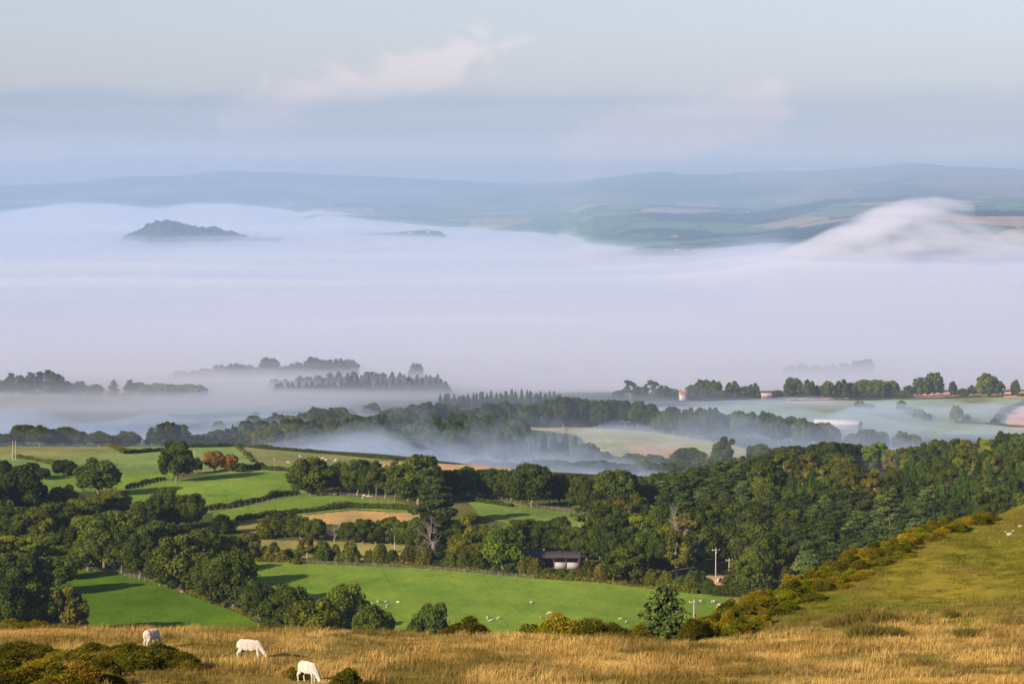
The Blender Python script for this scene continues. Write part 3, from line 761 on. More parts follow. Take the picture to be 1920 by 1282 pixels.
def plant(kind, x, yt, yb, w, tint='n', label=None, group=None, Yat=None, dmin=600, var=None, name=None):
    """x, crown top, foot and width in photo pixels; the foot is set on the ground there"""
    if Yat is None:
        h = hit(x, yb, dmin)
        if h is None: return None
        X, Y, Z = h
    else:
        Y = Yat; Z = 0
        for _ in range(3):
            X = xof(x, Y, Z); Z = float(H(X, Y))
    ztop = zof(yt, Y); ht = ztop-Z
    wm = w/FX*(Y*CP-Z*SP)
    if ht < .3: return None
    lst = K_[kind]; crown, trunk = lst[var % len(lst) if var is not None else rt.randrange(len(lst))]
    t = TINT[tint]; j = [rt.uniform(.72, 1.28)]*3; col = tuple(a*b*rt.uniform(.96, 1.04) for a, b in zip(t, j))+(1,)
    rz = rt.uniform(0, 6.283); sx = wm*rt.uniform(.96, 1.04)
    nm = name or ('broadleaf_tree' if kind == 'oak' and Y > 1400 else NAMES[kind]); cat = CATS.get(kind, 'tree')
    if crown is not None and trunk is not None:
        root = bpy.data.objects.new(nm, None); C.objects.link(root); root.empty_display_size = .5
        for me, pn in ((trunk, 'trunk'), (crown, 'crown')):
            o = bpy.data.objects.new(pn, me); C.objects.link(o); o.parent = root; o.color = col if pn == 'crown' else (1, 1, 1, 1)
    else:
        root = bpy.data.objects.new(nm, crown or trunk); C.objects.link(root); root.color = col
    root.location = (X, Y, Z-.02*ht*0); root.rotation_euler = (0, 0, rz); root.scale = (sx, sx, ht)
    if label: root['label'] = label
    root['category'] = cat
    if group: root['group'] = group
    ALLT.append(root)
    return root
ORD = 'leftmost second third fourth fifth sixth seventh eighth ninth tenth eleventh twelfth thirteenth fourteenth fifteenth sixteenth seventeenth eighteenth nineteenth twentieth'.split()
def ordn(i):
    return 'leftmost' if i == 0 else ORD[i]
def ordw(i, what):
    return ('leftmost '+what) if i == 0 else (ORD[i]+' '+what+' from the left')
def row(what, where, group, items, kind='oak', Yat=None, tint='n', share=False, dmin=600):
    """items: (x, y_top, y_foot, width[, kind[, tint[, own label]]]); each gets its own ordinal label unless shared"""
    items = sorted(items, key=lambda q: q[0])
    for i, q in enumerate(items):
        k = q[4] if len(q) > 4 and q[4] else kind; t = q[5] if len(q) > 5 and q[5] else tint
        Y = (Yat+rt.uniform(-12, 12)) if Yat else None
        lab = q[6] if len(q) > 6 else (what+' '+where if share else (ordw(i, what)+' '+where))
        plant(k, q[0], q[1], q[2], q[3], t, lab, group, Y, dmin)
# --- lone and prominent trees
for q in [
 ('oak',185,858,932,86,'d','round dark oak standing alone in the bright pasture, long shadow to its right'),
 ('oak',331,827,904,66,'d','tall oak with pale trunk foot on the hedge corner, left of the copper coloured trees'),
 ('oak',583,856,928,84,'n','spreading oak over a small timber shelter at the left end of the middle tree row'),
 ('oak',120,862,892,48,'k','small dark round tree left of the lone oak in the bright pasture'),
 ('oak',368,857,888,26,'k','narrow dark tree between the tall oak and the copper coloured trees'),
 ('oak',402,845,884,42,'c','larger copper brown tree on the field edge right of the tall oak'),
 ('oak',432,851,884,30,'c','smaller copper brown tree at the right end of the copper pair'),
 ('bush',139,879,890,26,'g','pale green bush between two dark trees in the left pasture'),
 ('bush',452,867,884,24,'n','small bush at the end of the hedge right of the copper trees'),
 ('bush',486,866,879,30,'d','low dark tree clump in the middle of the pale pasture'),
 ('oak',209,923,968,76,'y','rounded bright green tree above the big dark trees on the left'),
 ('oak',312,912,992,62,'d','left and taller oak of the dark pair in front of the bright pasture'),
 ('oak',356,925,992,56,'n','right and lower oak of the dark pair in front of the bright pasture'),
 ('bush',415,964,1000,52,'d','dark bushy tree at the right foot of the dark pair'),
 ('oak',40,873,990,104,'k','huge near black oak at the left edge of the photo above the pale shed'),
 ('oak',120,908,985,66,'o','olive tree between the huge near black oak and the rounded bright green tree'),
 ('airy',86,968,1045,44,'o','thin yellowing tree below the huge near black oak'),
 ('oak',482,1088,1165,66,'d','small dark oak at the lower end of the tree line beside the left pasture'),
 ('oak',422,1003,1055,54,'o','olive tree behind the upper end of the long tree line on the left'),
 ('oak',468,998,1050,46,'b','brownish olive tree at the left corner of the rough pasture'),
 ('oak',784,853,945,92,'n','tallest domed oak in the middle of the wood edge row'),
 ('pine',705,862,936,50,'o','left pine of the pair with reddish trunks in the middle row'),
 ('pine',740,862,938,48,'o','right pine of the pair with reddish trunks in the middle row'),
 ('pine',812,890,985,106,'d','broad layered cedar like pine leaning over the straw coloured field'),
 ('oak',997,868,950,80,'k','large near black oak on the lower field fence right of centre'),
 ('airy',1066,890,950,46,'y','slender light green tree with a bare pale trunk beside the near black oak'),
 ('oak',1156,881,968,82,'d','big rounded oak with a clear dome right of the sloping field'),
 ('oak',1194,938,982,68,'n','low round tree under the big domed oak'),
 ('oak',1218,948,998,68,'g','bright green tree in front of the low round tree'),
 ('airy',1087,945,994,44,'p','greyish loose crowned tree in front of the sloping field'),
 ('bare',813,985,1042,60,'n','dead oak with pale bleached trunk in the scrub left of the barn'),
 ('airy',813,955,1036,90,'k','sparse dark oak wrapped round the dead bleached trunk'),
 ('bare',626,978,1015,46,'p','grey bare branched tree above the rough pasture'),
 ('bare',1270,975,1078,86,'n','large dead tree with pale forked limbs left of the tall utility pole'),
 ('airy',1268,990,1085,80,'o','thin olive tree around the dead forked limbs'),
 ('oak',943,985,1070,72,'g','fresh green oak at the left end of the barn'),
 ('oak',1173,1022,1095,84,'n','dark green oak on the field edge midway between barn and tall utility pole'),
 ('bush',1305,1068,1108,60,'n','rounded bush at the gate end of the big pasture hedge'),
 ('spruce',1388,1008,1106,84,'o','tall ragged spruce with twin pale stems right of the utility poles'),
 ('spruce',1420,1018,1110,70,'o','second ragged spruce, dark, close behind the gorse slope near the utility poles'),
 ]: plant(q[0], q[1], q[2], q[3], q[4], q[5], q[6])
# --- trees standing below the moor edge
for q in [
 ('oak',540,1096,0,104,'n',660,'grey green oak behind the moor edge, left of the yellow green tree'),
 ('oak',648,1093,0,98,'n',650,'domed oak behind the moor edge, just right of the yellow green tree'),
 ('oak',592,1124,0,120,'y',635,'yellow green bushy tree right behind the moor edge'),
 ('oak',700,1134,0,82,'n',610,'low rounded tree behind the moor edge, between domed oak and its neighbour standing alone'),
 ('oak',811,1129,0,84,'d',600,'dark round tree standing alone behind the moor edge, left of the gorse mound'),
 ('oak',500,1118,0,50,'d',690,'dark tree at the foot of the left pasture, touching the moor edge'),
 ('oak',30,1035,0,92,'k',728,'tall black green oak at the left edge behind the moor'),
 ('oak',92,1042,0,92,'n',735,'dark oak second from the left edge behind the moor'),
 ('oak',60,1092,0,90,'d',655,'low dark tree in front of the two oaks at the left edge'),
 ('oak',124,1098,0,84,'b',658,'brownish tree casting its shadow on the left pasture'),
 ('oak',10,1095,0,80,'d',648,'lowest dark tree cut by the left edge of the photo'),
 ('airy',28,1000,0,90,'y',775,'loose yellow green tree above the left edge oaks'),
 ('conifer_near',1244,1099,0,330,'p',203,'blue green conifer with a thin leading tip just over the moor edge'),
 ('bush',1306,1165,0,60,'k',205,'dark bush hugging the right foot of the blue green conifer'),
 ]: plant(q[0], q[1], q[2], 0, q[4], q[5], q[7], None, q[6])
# --- long tree line between the two near pastures, left
row('dark oak', 'in the line bounding the near left pasture', 'oaks along the left pasture', [(195,958,1072,100,),(262,1000,1084,72),(342,1000,1110,112),(438,1030,1142,96),(228,990,1076,60),(300,1030,1098,60),(392,1045,1126,60)], 'oak', tint='n')
# --- big dark mass on the left
row('dark broadleaf tree', 'in the packed wood filling the left edge', 'packed wood at the left edge', [(60,950,1020,80),(110,940,1010,84),(150,935,1000,80),(0,990,1060,90,'oak','k'),(45,1005,1060,80,'oak','y'),(100,1000,1065,80),(135,985,1062,70,'oak','d'),(165,1010,1070,70),(20,950,1010,80,'oak','d'),(250,960,1030,76),(270,935,1000,54),(225,985,1045,66,'oak','d'),(300,975,1050,74,'oak','d'),(345,985,1040,64,'oak','d'),(385,990,1060,64),(375,1010,1080,60),(-20,1010,1080,90),(-25,900,1000,90),(160,965,1040,60,'oak','o'),(120,1040,1085,70,'oak','d')], 'oak', share=True)
# --- hedge trees at the far left edge in the pale pasture
row('low dark tree', 'before the pale pasture at far left', 'low trees at far left', [(8,862,895,30),(35,872,900,30),(58,866,898,34),(82,876,900,26)], 'oak', tint='k')
# --- middle row, foot of the fields
row('oak', 'in the row behind the middle pasture', 'middle row oaks', [(640,866,926,44),(670,860,928,58),(692,872,930,40),(600,886,926,22),(722,870,935,36,'airy','y'),(765,872,940,46),(812,868,945,52),(846,880,940,50),(872,874,936,52),(905,880,935,44),(930,878,936,46),(958,880,938,40),(1030,884,945,36,'oak','y'),(1048,890,948,34),(1085,893,955,36),(1105,897,960,34)], 'oak', tint='d')
row('low bushy tree', 'in the belt above the rough pasture', 'trees above the rough pasture', [(505,965,1008,52,'bush','o'),(535,957,1008,48),(565,968,1012,56),(590,972,1014,44),(655,978,1018,44),(680,973,1020,48),(705,976,1020,44),(733,968,1020,42),(760,975,1030,44),(785,970,1035,52),(846,975,1035,56),(880,958,1035,66,'airy','y'),(905,985,1045,50,'oak','o'),(866,1000,1050,56,'oak','o'),(900,1015,1060,50,'oak','y')], 'oak', tint='n')
row('scrubby thorn bush', 'on the upper edge of the big pasture', 'thorn bushes on the pasture edge', [(500,1022,1050,30,'bush','b'),(530,1030,1052,32,'bush','b'),(575,1003,1053,52,'airy','o'),(606,1012,1054,38,'bush','n'),(657,1015,1056,42,'bush','o'),(692,1030,1058,22,'bush','d'),(712,1022,1058,32,'bush','y'),(735,1030,1060,30,'bush','n'),(765,1024,1060,34,'bush','o'),(795,1028,1062,32,'bush','b'),(845,1036,1066,38,'bush','n'),(872,1034,1068,36,'bush','d'),(900,1044,1070,34,'bush','n')], 'bush')
row('bush', 'in the hedge below the barn', 'bushes below the barn', [(930,1056,1076,26,'bush','n'),(955,1058,1078,26,'bush','d'),(985,1040,1078,36,'bush','o'),(1005,1045,1080,34,'bush','o'),(1028,1064,1082,32,'bush','g'),(1052,1066,1084,34,'bush','n'),(1078,1066,1086,36,'bush','o'),(1104,1050,1087,40,'bush','o'),(1128,1055,1088,38,'bush','b'),(1150,1040,1090,44,'oak','n'),(1202,1055,1096,36,'oak','o'),(1222,1066,1100,36,'bush','o'),(1250,1072,1102,44,'bush','o'),(1280,1078,1106,40,'bush','n'),(1330,1086,1112,32,'bush','d')], 'bush')
row('dark oak', 'behind the barn', 'oaks behind the barn', [(960,980,1040,50,'airy','o'),(990,972,1035,56),(1020,975,1035,56),(1050,968,1035,54),(1075,985,1040,50),(1100,990,1050,52),(1125,985,1055,50),(1150,995,1060,48),(1110,975,1030,50,'oak','n'),(1145,968,1025,52,'oak','d'),(1185,985,1060,50,'oak','d'),(1215,990,1070,52),(1240,1010,1080,50),(1180,970,1020,48,'oak','o')], 'oak', tint='d')
row('dark oak', 'just right of the big domed oak', 'oaks right of the big domed oak', [(1120,893,0,44),(1143,886,0,40),(1212,892,0,44),(1234,896,0,42,'pine'),(1256,893,0,44),(1278,890,0,44,'pine'),(1098,893,0,36),(1300,884,0,36)], 'oak', Yat=985, tint='d')
row('dark tree', 'in the close row between the middle oaks and the mist', 'close row under the mist', [(x, tab([(880,884),(960,880),(1050,886),(1110,897),(1200,890),(1280,882),(1340,868)], x)+rt.uniform(-4, 5), 0, rt.uniform(32, 46), rt.choice(['oak','oak','airy','pine']), rt.choice('nndk')) for x in range(885, 1350, 20)], 'oak', Yat=1045, share=True)
row('scrub bush', 'scattered through the rough pasture', 'scrub in the rough pasture', [(rt.uniform(490, 930), 0, rt.uniform(1030, 1060), 0) for _ in range(1)][:0]+[(x, y-rt.uniform(9, 22), y, rt.uniform(16, 32), 'bush', rt.choice('nobdy')) for x, y in [(rt.uniform(485, 930), rt.uniform(1034, 1060)) for _ in range(34)]], 'bush', share=True)
# --- near wood, right of centre: scattered rows of crowns
WOOD = [(1100,975),(1118,960),(1200,930),(1215,905),(1290,900),(1420,893),(1560,893),(1600,900),(1600,925),(1680,925),(1690,893),(1960,893),(1980,1110),(1340,1120),(1340,1085),(1230,1065),(1210,1040),(1120,1030),(1100,1005)]
GC = [(1290,1170),(1345,1140),(1440,1100),(1500,1080),(1600,1030),(1680,1005),(1750,985),(1830,970),(1920,945),(2000,920)]
SKY_ = lambda x: tab([(1080,925),(1118,905),(1205,893),(1250,888),(1290,874),(1345,860),(1402,852),(1462,836),(1530,831),(1602,832),(1672,842),(1738,830),(1800,822),(1884,808),(1960,812)], x)
yb = 893.0; cnt = 0
while yb < 1118:
    x = 1085+rt.uniform(0, 30)
    while x < 1975:
        if inpoly(np.array([x]), np.array([yb]), WOOD)[0] and not (1312 < x < 1386 and yb > 1058):
            Ht = rt.uniform(7.5, 13.5); h = hit(x, yb, 650)
            if h:
                sc_ = FX/h[1]; hp = Ht*sc_
                if yb-hp > SKY_(x)+2 and yb-hp < tab(GC, x)-8:
                    wpx = rt.uniform(.80, 1.12)*hp*.92
                    z1 = fbm(x/90.0, yb/40.0, 140, 3); kind = 'oak'; t = rt.choice('nnddgkn')
                    if ((x > 1680 and yb < 985) or (1440 < x < 1540 and 930 < yb < 985)) and rt.random() < .7: kind = 'larch'; t = rt.choice('ggn'); wpx *= .66; hp *= .86
                    elif (1490 < x < 1740 and yb > 985) or z1 > .22: kind = 'pine'; t = rt.choice('nndp')
                    elif z1 < -.30: kind = 'airy'; t = rt.choice('oyb')
                    if t == 'g' and kind == 'oak' and yb > 1000: t = 'n'
                    d_ = {'oak':'broadleaf tree','larch':'pointed larch','pine':'dark layered pine','airy':'loose crowned pale tree'}[kind]
                    if x < 1330: w_ = 'in the wood between the barn and the utility poles'
                    elif x < 1560: w_ = 'in the wood straight above the gorse covered slope'
                    else: w_ = 'in the wood on the right above the green hillside'
                    plant(kind, x, yb-hp, yb, wpx, t, d_+' '+w_, d_+'s '+w_, None, 650); cnt += 1
        x += rt.uniform(24, 38)*(1+(yb-893)/420)
    yb += 10+(yb-893)*.05
print('wood trees', cnt)
# --- top edge of the wood on the skyline of the slope
SK = [(1118,905),(1140,900),(1205,893),(1225,898),(1250,888),(1270,885),(1290,874,26,'larch','y'),(1310,866,28,'larch','g'),(1328,862,28,'larch','y'),(1345,860,26,'spruce','b'),(1360,858,28,'larch','g'),(1378,857,26,'larch','g'),(1392,853,26,'pine','b'),(1402,852,24,'spruce','o'),(1420,852,40),(1442,846,44),(1462,836,46),(1484,835,48),(1508,838,44),(1530,831,46),(1552,828,50),(1578,829,50),(1602,832,46),(1625,836,46,'oak','g'),(1648,829,50,'oak','g'),(1672,842,36,'oak','b'),(1692,838,40,'oak','n'),(1715,836,44,'oak','n'),(1738,830,46),(1758,824,44,'oak','n'),(1778,834,34,'pine','d'),(1800,822,44,'oak','y'),(1822,830,30,'oak','o'),(1836,820,44,'spruce','g'),(1858,822,44,'oak','y'),(1884,808,52,'oak','k'),(1912,812,48,'oak','n'),(1940,810,48)]
row('tree', 'along the crest line of the right hand wood', 'trees on the crest of the right hand wood', [(q[0], q[1], 0, (q[2] if len(q) > 2 else 42)*1.05, q[3] if len(q) > 3 else 'oak', q[4] if len(q) > 4 else 'd') for q in SK], 'oak', Yat=1330, share=True)
row('tree', 'in the second rank below the crest of the right hand wood', 'second rank of the right hand wood', [(x, tab([(a[0], a[1]) for a in SK], x)+rt.uniform(16, 24), 0, rt.uniform(40, 56), rt.choice(['oak','oak','oak','pine']), rt.choice('nddgo')) for x in range(1240, 1950, 31) if not 1585 < x < 1690], 'oak', Yat=1235, share=True)
# --- misty trees between the near row and the pale round field
row('misty tree', 'in the mist just before the pale round field', 'misty trees in front of the pale round field', [(1290,838,0,66,'oak','d','wide flat domed oak in the mist below the pale round field'),(1354,829,0,44,'oak','d'),(1362,816,0,42,'airy','n'),(1422,832,0,48),(1225,851,0,44),(1186,849,0,50),(1130,846,0,42),(1103,830,0,46),(1050,828,0,44,'oak','d'),(1000,815,0,30,'larch','g'),(1020,812,0,30,'larch','g'),(1038,811,0,30,'larch','g'),(1060,813,0,30,'larch','g'),(1078,818,0,30,'larch','g'),(968,822,0,44,'oak','n'),(940,820,0,44,'airy','n'),(1155,858,0,40),(1255,858,0,40),(1320,856,0,44)], 'oak', Yat=1480, tint='n')
row('low shadowy tree', 'half sunk in the mist right behind the middle row', 'trees half sunk in mist', [(x, 866+rt.uniform(-6, 7), 0, rt.uniform(34, 50), 'oak', rt.choice('dnk')) for x in range(900, 1290, 22)], 'oak', Yat=1370, share=True)
# --- dark row beyond the left pasture
row('dark oak', 'in the row beyond the left pasture', 'dark row beyond the left pasture', [(-12,812,0,44),(18,812,0,44),(45,796,0,50),(75,797,0,48),(100,804,0,40),(125,800,0,48),(152,808,0,30),(185,808,0,48),(212,816,0,26),(238,808,0,52)], 'oak', Yat=1420, tint='k')
row('conifer', 'in the tight clump left of the conifer belt', 'conifer clump', [(284,800,0,30),(298,794,0,34),(312,790,0,34,'oak'),(324,791,0,34),(338,795,0,32,'oak'),(350,806,0,28)], 'pine', Yat=1430, tint='d')
BT = [(350,812),(400,808),(450,800),(500,797),(550,795),(600,796),(650,790),(700,791),(750,794),(800,788),(850,797),(900,802),(960,806)]
row('tree', 'in the long misty belt of pines and oaks beyond the pale pasture', 'long misty conifer belt', [(x+rt.uniform(-4, 4), tab(BT, x)+rt.uniform(2, 10), 0, rt.uniform(26, 40), rt.choice(['pine','oak','pine','larch' if 860 < x < 910 else 'spruce']), rt.choice('ndno') if not 855 < x < 915 else 'g') for x in range(356, 960, 14)], 'pine', Yat=1455, share=True)
row('tree', 'in the long misty belt of pines and oaks beyond the pale pasture', 'long misty conifer belt', [(x+rt.uniform(-4, 4), tab(BT, x)+rt.uniform(-3, 4), 0, rt.uniform(28, 40), rt.choice(['pine','oak']), rt.choice('ndk')) for x in range(363, 960, 16)], 'pine', Yat=1530, share=True)
row('tree', 'in the long misty belt of pines and oaks beyond the pale pasture', 'long misty conifer belt', [(x+rt.uniform(-4, 4), tab(BT, x)+rt.uniform(-12, -4), 0, rt.uniform(24, 34), rt.choice(['pine','oak','spruce','oak']), rt.choice('ndk')) for x in range(440, 990, 19)], 'pine', Yat=1620, share=True)
row('tree', 'in the long misty belt of pines and oaks beyond the pale pasture', 'long misty conifer belt', [(x+rt.uniform(-4, 4), tab([(470,790),(600,780),(700,780),(800,772),(980,778)], x)+rt.uniform(-3, 5), 0, rt.uniform(28, 38), rt.choice(['pine','oak','oak']), rt.choice('ndk')) for x in range(470, 990, 22)], 'pine', Yat=1715, share=True)
# --- oaks on the next rise
row('misty oak', 'on the rise above the conifer belt', 'misty oaks above the conifer belt', [(410,788,0,26),(452,790,0,28),(475,778,0,34),(500,784,0,34),(520,774,0,38),(545,778,0,36),(570,773,0,36),(592,762,0,40),(615,764,0,38),(638,763,0,40),(660,776,0,32),(684,780,0,32)], 'oak', Yat=1790, tint='n')
row('pale blue oak', 'fading into the fog behind the misty oaks', 'pale blue oaks in the fog', [(652,766,0,30),(696,755,0,34),(736,763,0,26),(620,776,0,30),(480,772,0,20)], 'oak_far', Yat=2080)
row('dark oak', 'in the long dense row above the pale round field', 'dense oak row above the pale round field', [(x, yt, 0, w) for x, yt, w in [(706,778,34),(728,768,38),(752,764,38),(778,757,40),(800,752,42),(826,754,42),(850,760,38),(872,768,34),(895,763,36),(920,755,40),(945,752,40),(968,756,36),(990,758,36),(1012,754,38),(1032,748,40),(1056,743,42),(1080,744,40),(1102,748,40),(1125,750,38),(1148,749,38),(1172,750,38),(1196,751,38),(1218,756,34)]], 'oak', Yat=1860, tint='k', share=True)
row('small conifer', 'in the thin line poking up behind the dense oak row', 'conifers behind the oak row', [(x+rt.uniform(-3, 3), tab([(820,741),(900,735),(980,731),(1040,736),(1075,745)], x)+rt.uniform(-3, 4), 0, rt.uniform(20, 28), rt.choice(['spruce_far','spruce_far','pine_far'])) for x in range(824, 1078, 9)], 'spruce_far', Yat=2160, share=True)
row('misty oak', 'in the white trunked row by the pale round field', 'misty oaks right of the pale round field', [(1240,770,813,36),(1262,762,816,36),(1290,764,819,36),(1315,764,823,34),(1338,764,826,38),(1362,776,828,32),(1386,770,830,36),(1408,771,832,38),(1436,770,0,40),(1458,778,0,34),(1480,780,0,36),(1502,783,0,36),(1520,790,0,32),(1545,791,0,38),(1562,800,0,32),(1600,812,0,36),(1625,804,0,36),(1650,808,0,36),(1690,808,0,34),(1712,814,0,30)], 'oak', Yat=1800, tint='n')
# --- ridge with the farm
FR = [(1160,732,24),(1182,712,38,'airy'),(1200,724,28),(1222,712,36,'airy'),(1244,722,30),(1262,728,26),(1300,720,28),(1318,711,36),(1342,712,26),(1358,730,26),(1373,714,28),(1394,724,30),(1412,718,24),(1456,731,24),(1487,707,36),(1517,711,26),(1535,722,20),(1552,714,28),(1578,711,28),(1600,716,36),(1622,711,40),(1645,711,40),(1668,713,36),(1704,722,22),(1728,707,36),(1752,698,36),(1786,714,16),(1806,728,22),(1826,722,24),(1850,699,42),(1870,712,30),(1904,712,18),(1920,736,24)]
row('round tree', 'on the foggy ridge beside the white farmhouse', 'trees on the farm ridge', [(q[0], q[1], 0, q[2], 'oak_far' if len(q) < 4 else q[3], 'n') for q in FR[:13]], 'oak_far', Yat=2500)
row('round tree', 'on the ridge right of the brick house', 'trees on the right part of the ridge', [(q[0], q[1], 0, q[2], 'oak_far', 'n') for q in FR[13:]], 'oak_far', Yat=2480)
row('faint tree', 'in the misty pasture below the right ridge', 'faint trees in the misty pasture', [(1612,751,766,22),(1630,756,766,20),(1690,750,771,20),(1706,762,778,24),(1723,766,786,28),(1738,774,790,20),(1793,760,790,28),(1812,776,792,18),(1885,762,776,22)], 'oak_far', tint='p', dmin=1850)
# --- trees half drowned at the edge of the fog
row('dark tree', 'in the clump rising from fog at the left edge', 'foggy clump at the left edge', [(8,710,0,34),(22,698,0,38,'pine_far'),(38,703,0,36),(58,696,0,38,'pine_far'),(74,695,0,36,'pine_far'),(92,692,0,40,'pine_far'),(106,698,0,36),(121,714,0,34),(-8,712,0,36)], 'oak_far', Yat=2560)
row('misty tree', 'in the broken line right of the left foggy clump', 'broken line of misty trees', [(148,715,0,40),(178,720,0,36),(213,711,0,28,'pine_far','c','rusty little tree in the broken misty line on the left'),(243,711,0,32,'pine_far'),(262,716,0,34)]+[(x, 720+rt.uniform(-3, 2), 0, 30, 'oak_far', 'g') for x in range(276, 380, 11)], 'oak_far', Yat=2560)
row('blue grey oak', 'looming in the fog above the spruce tops', 'blue grey oaks in the fog', [(338,694,0,32),(366,694,0,30),(388,690,0,38),(412,684,0,36),(440,681,0,40),(463,684,0,32),(484,688,0,34),(505,670,0,44),(530,686,0,34),(555,679,0,40),(588,669,0,44),(612,674,0,40),(636,672,0,36),(656,673,0,32),(780,681,0,30)], 'oak_far', Yat=2950, tint='d')
row('spruce', 'in the fogged plantation whose tips make a saw edge', 'fogged spruce plantation', [(x+rt.uniform(-3, 3), tab([(515,714),(560,708),(600,704),(660,699),(720,700),(800,703),(830,708)], x)+rt.uniform(-5, 6), 0, rt.uniform(26, 38), rt.choice(['spruce_far','spruce_far','pine_far']), 'd') for x in range(514, 826, 7)], 'spruce_far', Yat=2740, share=True)
row('spruce', 'in the fogged plantation whose tips make a saw edge', 'fogged spruce plantation', [(x+rt.uniform(-3, 3), tab([(515,722),(660,708),(800,712),(850,716)], x)+rt.uniform(-5, 5), 0, rt.uniform(24, 36), 'spruce_far', 'd') for x in range(518, 846, 11)], 'spruce_far', Yat=2640, share=True)
row('very faint tree', 'almost lost in the fog right of centre', 'trees almost lost in fog', [(x, yt, 0, w) for x, yt, w in [(1005,688,40),(1030,686,44),(1048,692,30),(1480,684,30),(1505,682,30),(1530,684,30),(1556,682,30),(1582,680,30),(1606,676,28),(1626,673,28)]], 'oak_far', Yat=3320)
# --- gorse on and behind the moor edge
for q in [
 ('gorse',876,1156,100,154.5,'n','single round gorse mound on the moor edge right of the dark round tree'),
 ('bush',992,1169,54,155,'b','low brown heather bush on the moor edge'),
 ('gorse',1046,1151,104,155,'y','tallest gorse bush, leftmost of four on the moor edge before the conifer'),
 ('gorse',1100,1160,104,155,'n','second gorse bush from the left of four on the moor edge before the conifer'),
 ('gorse',1152,1167,104,155,'n','third gorse bush from the left of four on the moor edge before the conifer'),
 ('gorse',1196,1172,90,155,'n','fourth gorse bush, the one touching the foot of the conifer'),
 ('gorse',22,1160,76,152,'o','gorse bush in the left corner of the moor edge'),
 ('gorse',70,1162,44,152,'y','small yellow green gorse tuft beside the left corner bush'),
 ('gorse',1880,1164,66,163,'k','dark green bush low on the right of the green hillside'),
 ('gorse',1920,1118,36,176,'b','brown bush at the right edge of the green hillside'),
 ]: plant(q[0], q[1], q[2], 0, q[3], q[5], q[6], 'gorse on the moor edge' if q[0] == 'gorse' else None, q[4])
# band of gorse down the edge of the green slope
for i in range(46):
    f = (i+.5)/46; px_ = 1292+f*556
    cy = tab(CREST_FAR, px_); Yc = 155+(px_-1290)/630*75
    for k in range(4 if f < .72 else 2):
        Yk = Yc+(2.5, -1.5, -6, -11)[k]*(.5+.5*f)+rt.uniform(-1.5, 1.5); xk = px_+(0, 6, 12, 18)[k]+rt.uniform(-9, 9)
        if Yk < 153.5 or (k == 2 and rt.random() < .15) or (k == 3 and rt.random() < .4): continue
        hgt = rt.uniform(.65, 1.45)*(1.05, .9, .75, .5)[k]*(1-.40*f)
        gz = float(H(xof(xk, Yk, -25.0), Yk)); top = pxy(0, Yk, gz+hgt)[1]
        plant(rt.choice(['gorse','gorse_yellow','gorse']), xk, top, 0, rt.uniform(44, 72)*(1-.30*f), rt.choice('nynyogk'), 'gorse bush in the orange and green band edging the mossy slope' if k < 2 else 'gorse bush on the near face of the mossy slope, below the edging band', 'gorse band of the mossy slope' if k < 2 else 'gorse below the band', Yk)
plant('bush', 1552, 1084, 0, 62, 'c', 'reddish brown dead bracken clump on the mossy slope', None, 186)
plant('bush', 1528, 1108, 0, 40, 'b', 'smaller brown bracken clump just below the reddish one', None, 180)
plant('gorse', 1512, 1138, 0, 30, 'y', 'small green tuft alone low on the mossy slope', None, 168)
# low heather and gorse cushions in the near left corner
HB = [(20,1205,100,121,'n'),(95,1205,100,121,'k'),(60,1235,120,108,'k'),(110,1240,110,106,'n'),(20,1240,110,106,'n'),(15,1275,110,99,'k'),(160,1262,90,100,'k'),(280,1222,110,120,'k'),(220,1224,90,119,'o'),(345,1236,70,117,'n'),(45,1196,128,124,'n'),(10,1222,110,112,'k'),(75,1226,100,111,'y','gorse_yellow'),(130,1212,110,120,'o'),(150,1238,90,106,'b'),(40,1252,120,103,'o'),(120,1258,100,101,'o'),(190,1232,80,112,'n'),(175,1206,80,124,'n'),(240,1216,90,123,'n'),(300,1212,96,124,'n'),(255,1232,90,116,'n'),(320,1228,80,117,'n'),(355,1238,50,116,'o'),(205,1252,60,107,'k'),(545,1246,40,113,'y'),(560,1250,30,111,'n'),(650,1262,70,106,'n'),(690,1268,60,104,'k'),(5,1260,80,101,'b'),(85,1270,90,98,'o')]
for i, q in enumerate(HB):
    nm = ('dark heather cushion beside the third sheep' if q[0] in (545, 560) else 'dark heather cushion at the bottom edge right of the third sheep' if q[0] in (650, 690) else 'low cushion of flowering yellow gorse in the near left corner' if q[0] == 75 else 'low green heather cushion in the strip below the leftmost sheep' if 150 < q[0] < 400 else 'dark heather and gorse cushion in the near left corner')
    kind = q[5] if len(q) > 5 else 'gorse'
    gz = float(H(xof(q[0], q[3], -18.0), q[3])); top = pxy(0, q[3], gz+(.80 if q[2] > 60 else .45)*rt.uniform(.8, 1.15))[1]
    o = plant(kind, q[0], top, 0, q[2], q[4], nm, nm.replace('cushion', 'cushions') if q[0] not in (75,) else None, q[3], name='heather_cushion' if kind == 'gorse' else 'gorse_bush')
    if o and kind == 'gorse': o['category'] = 'heather'
print('top level plants', len(ALLT))
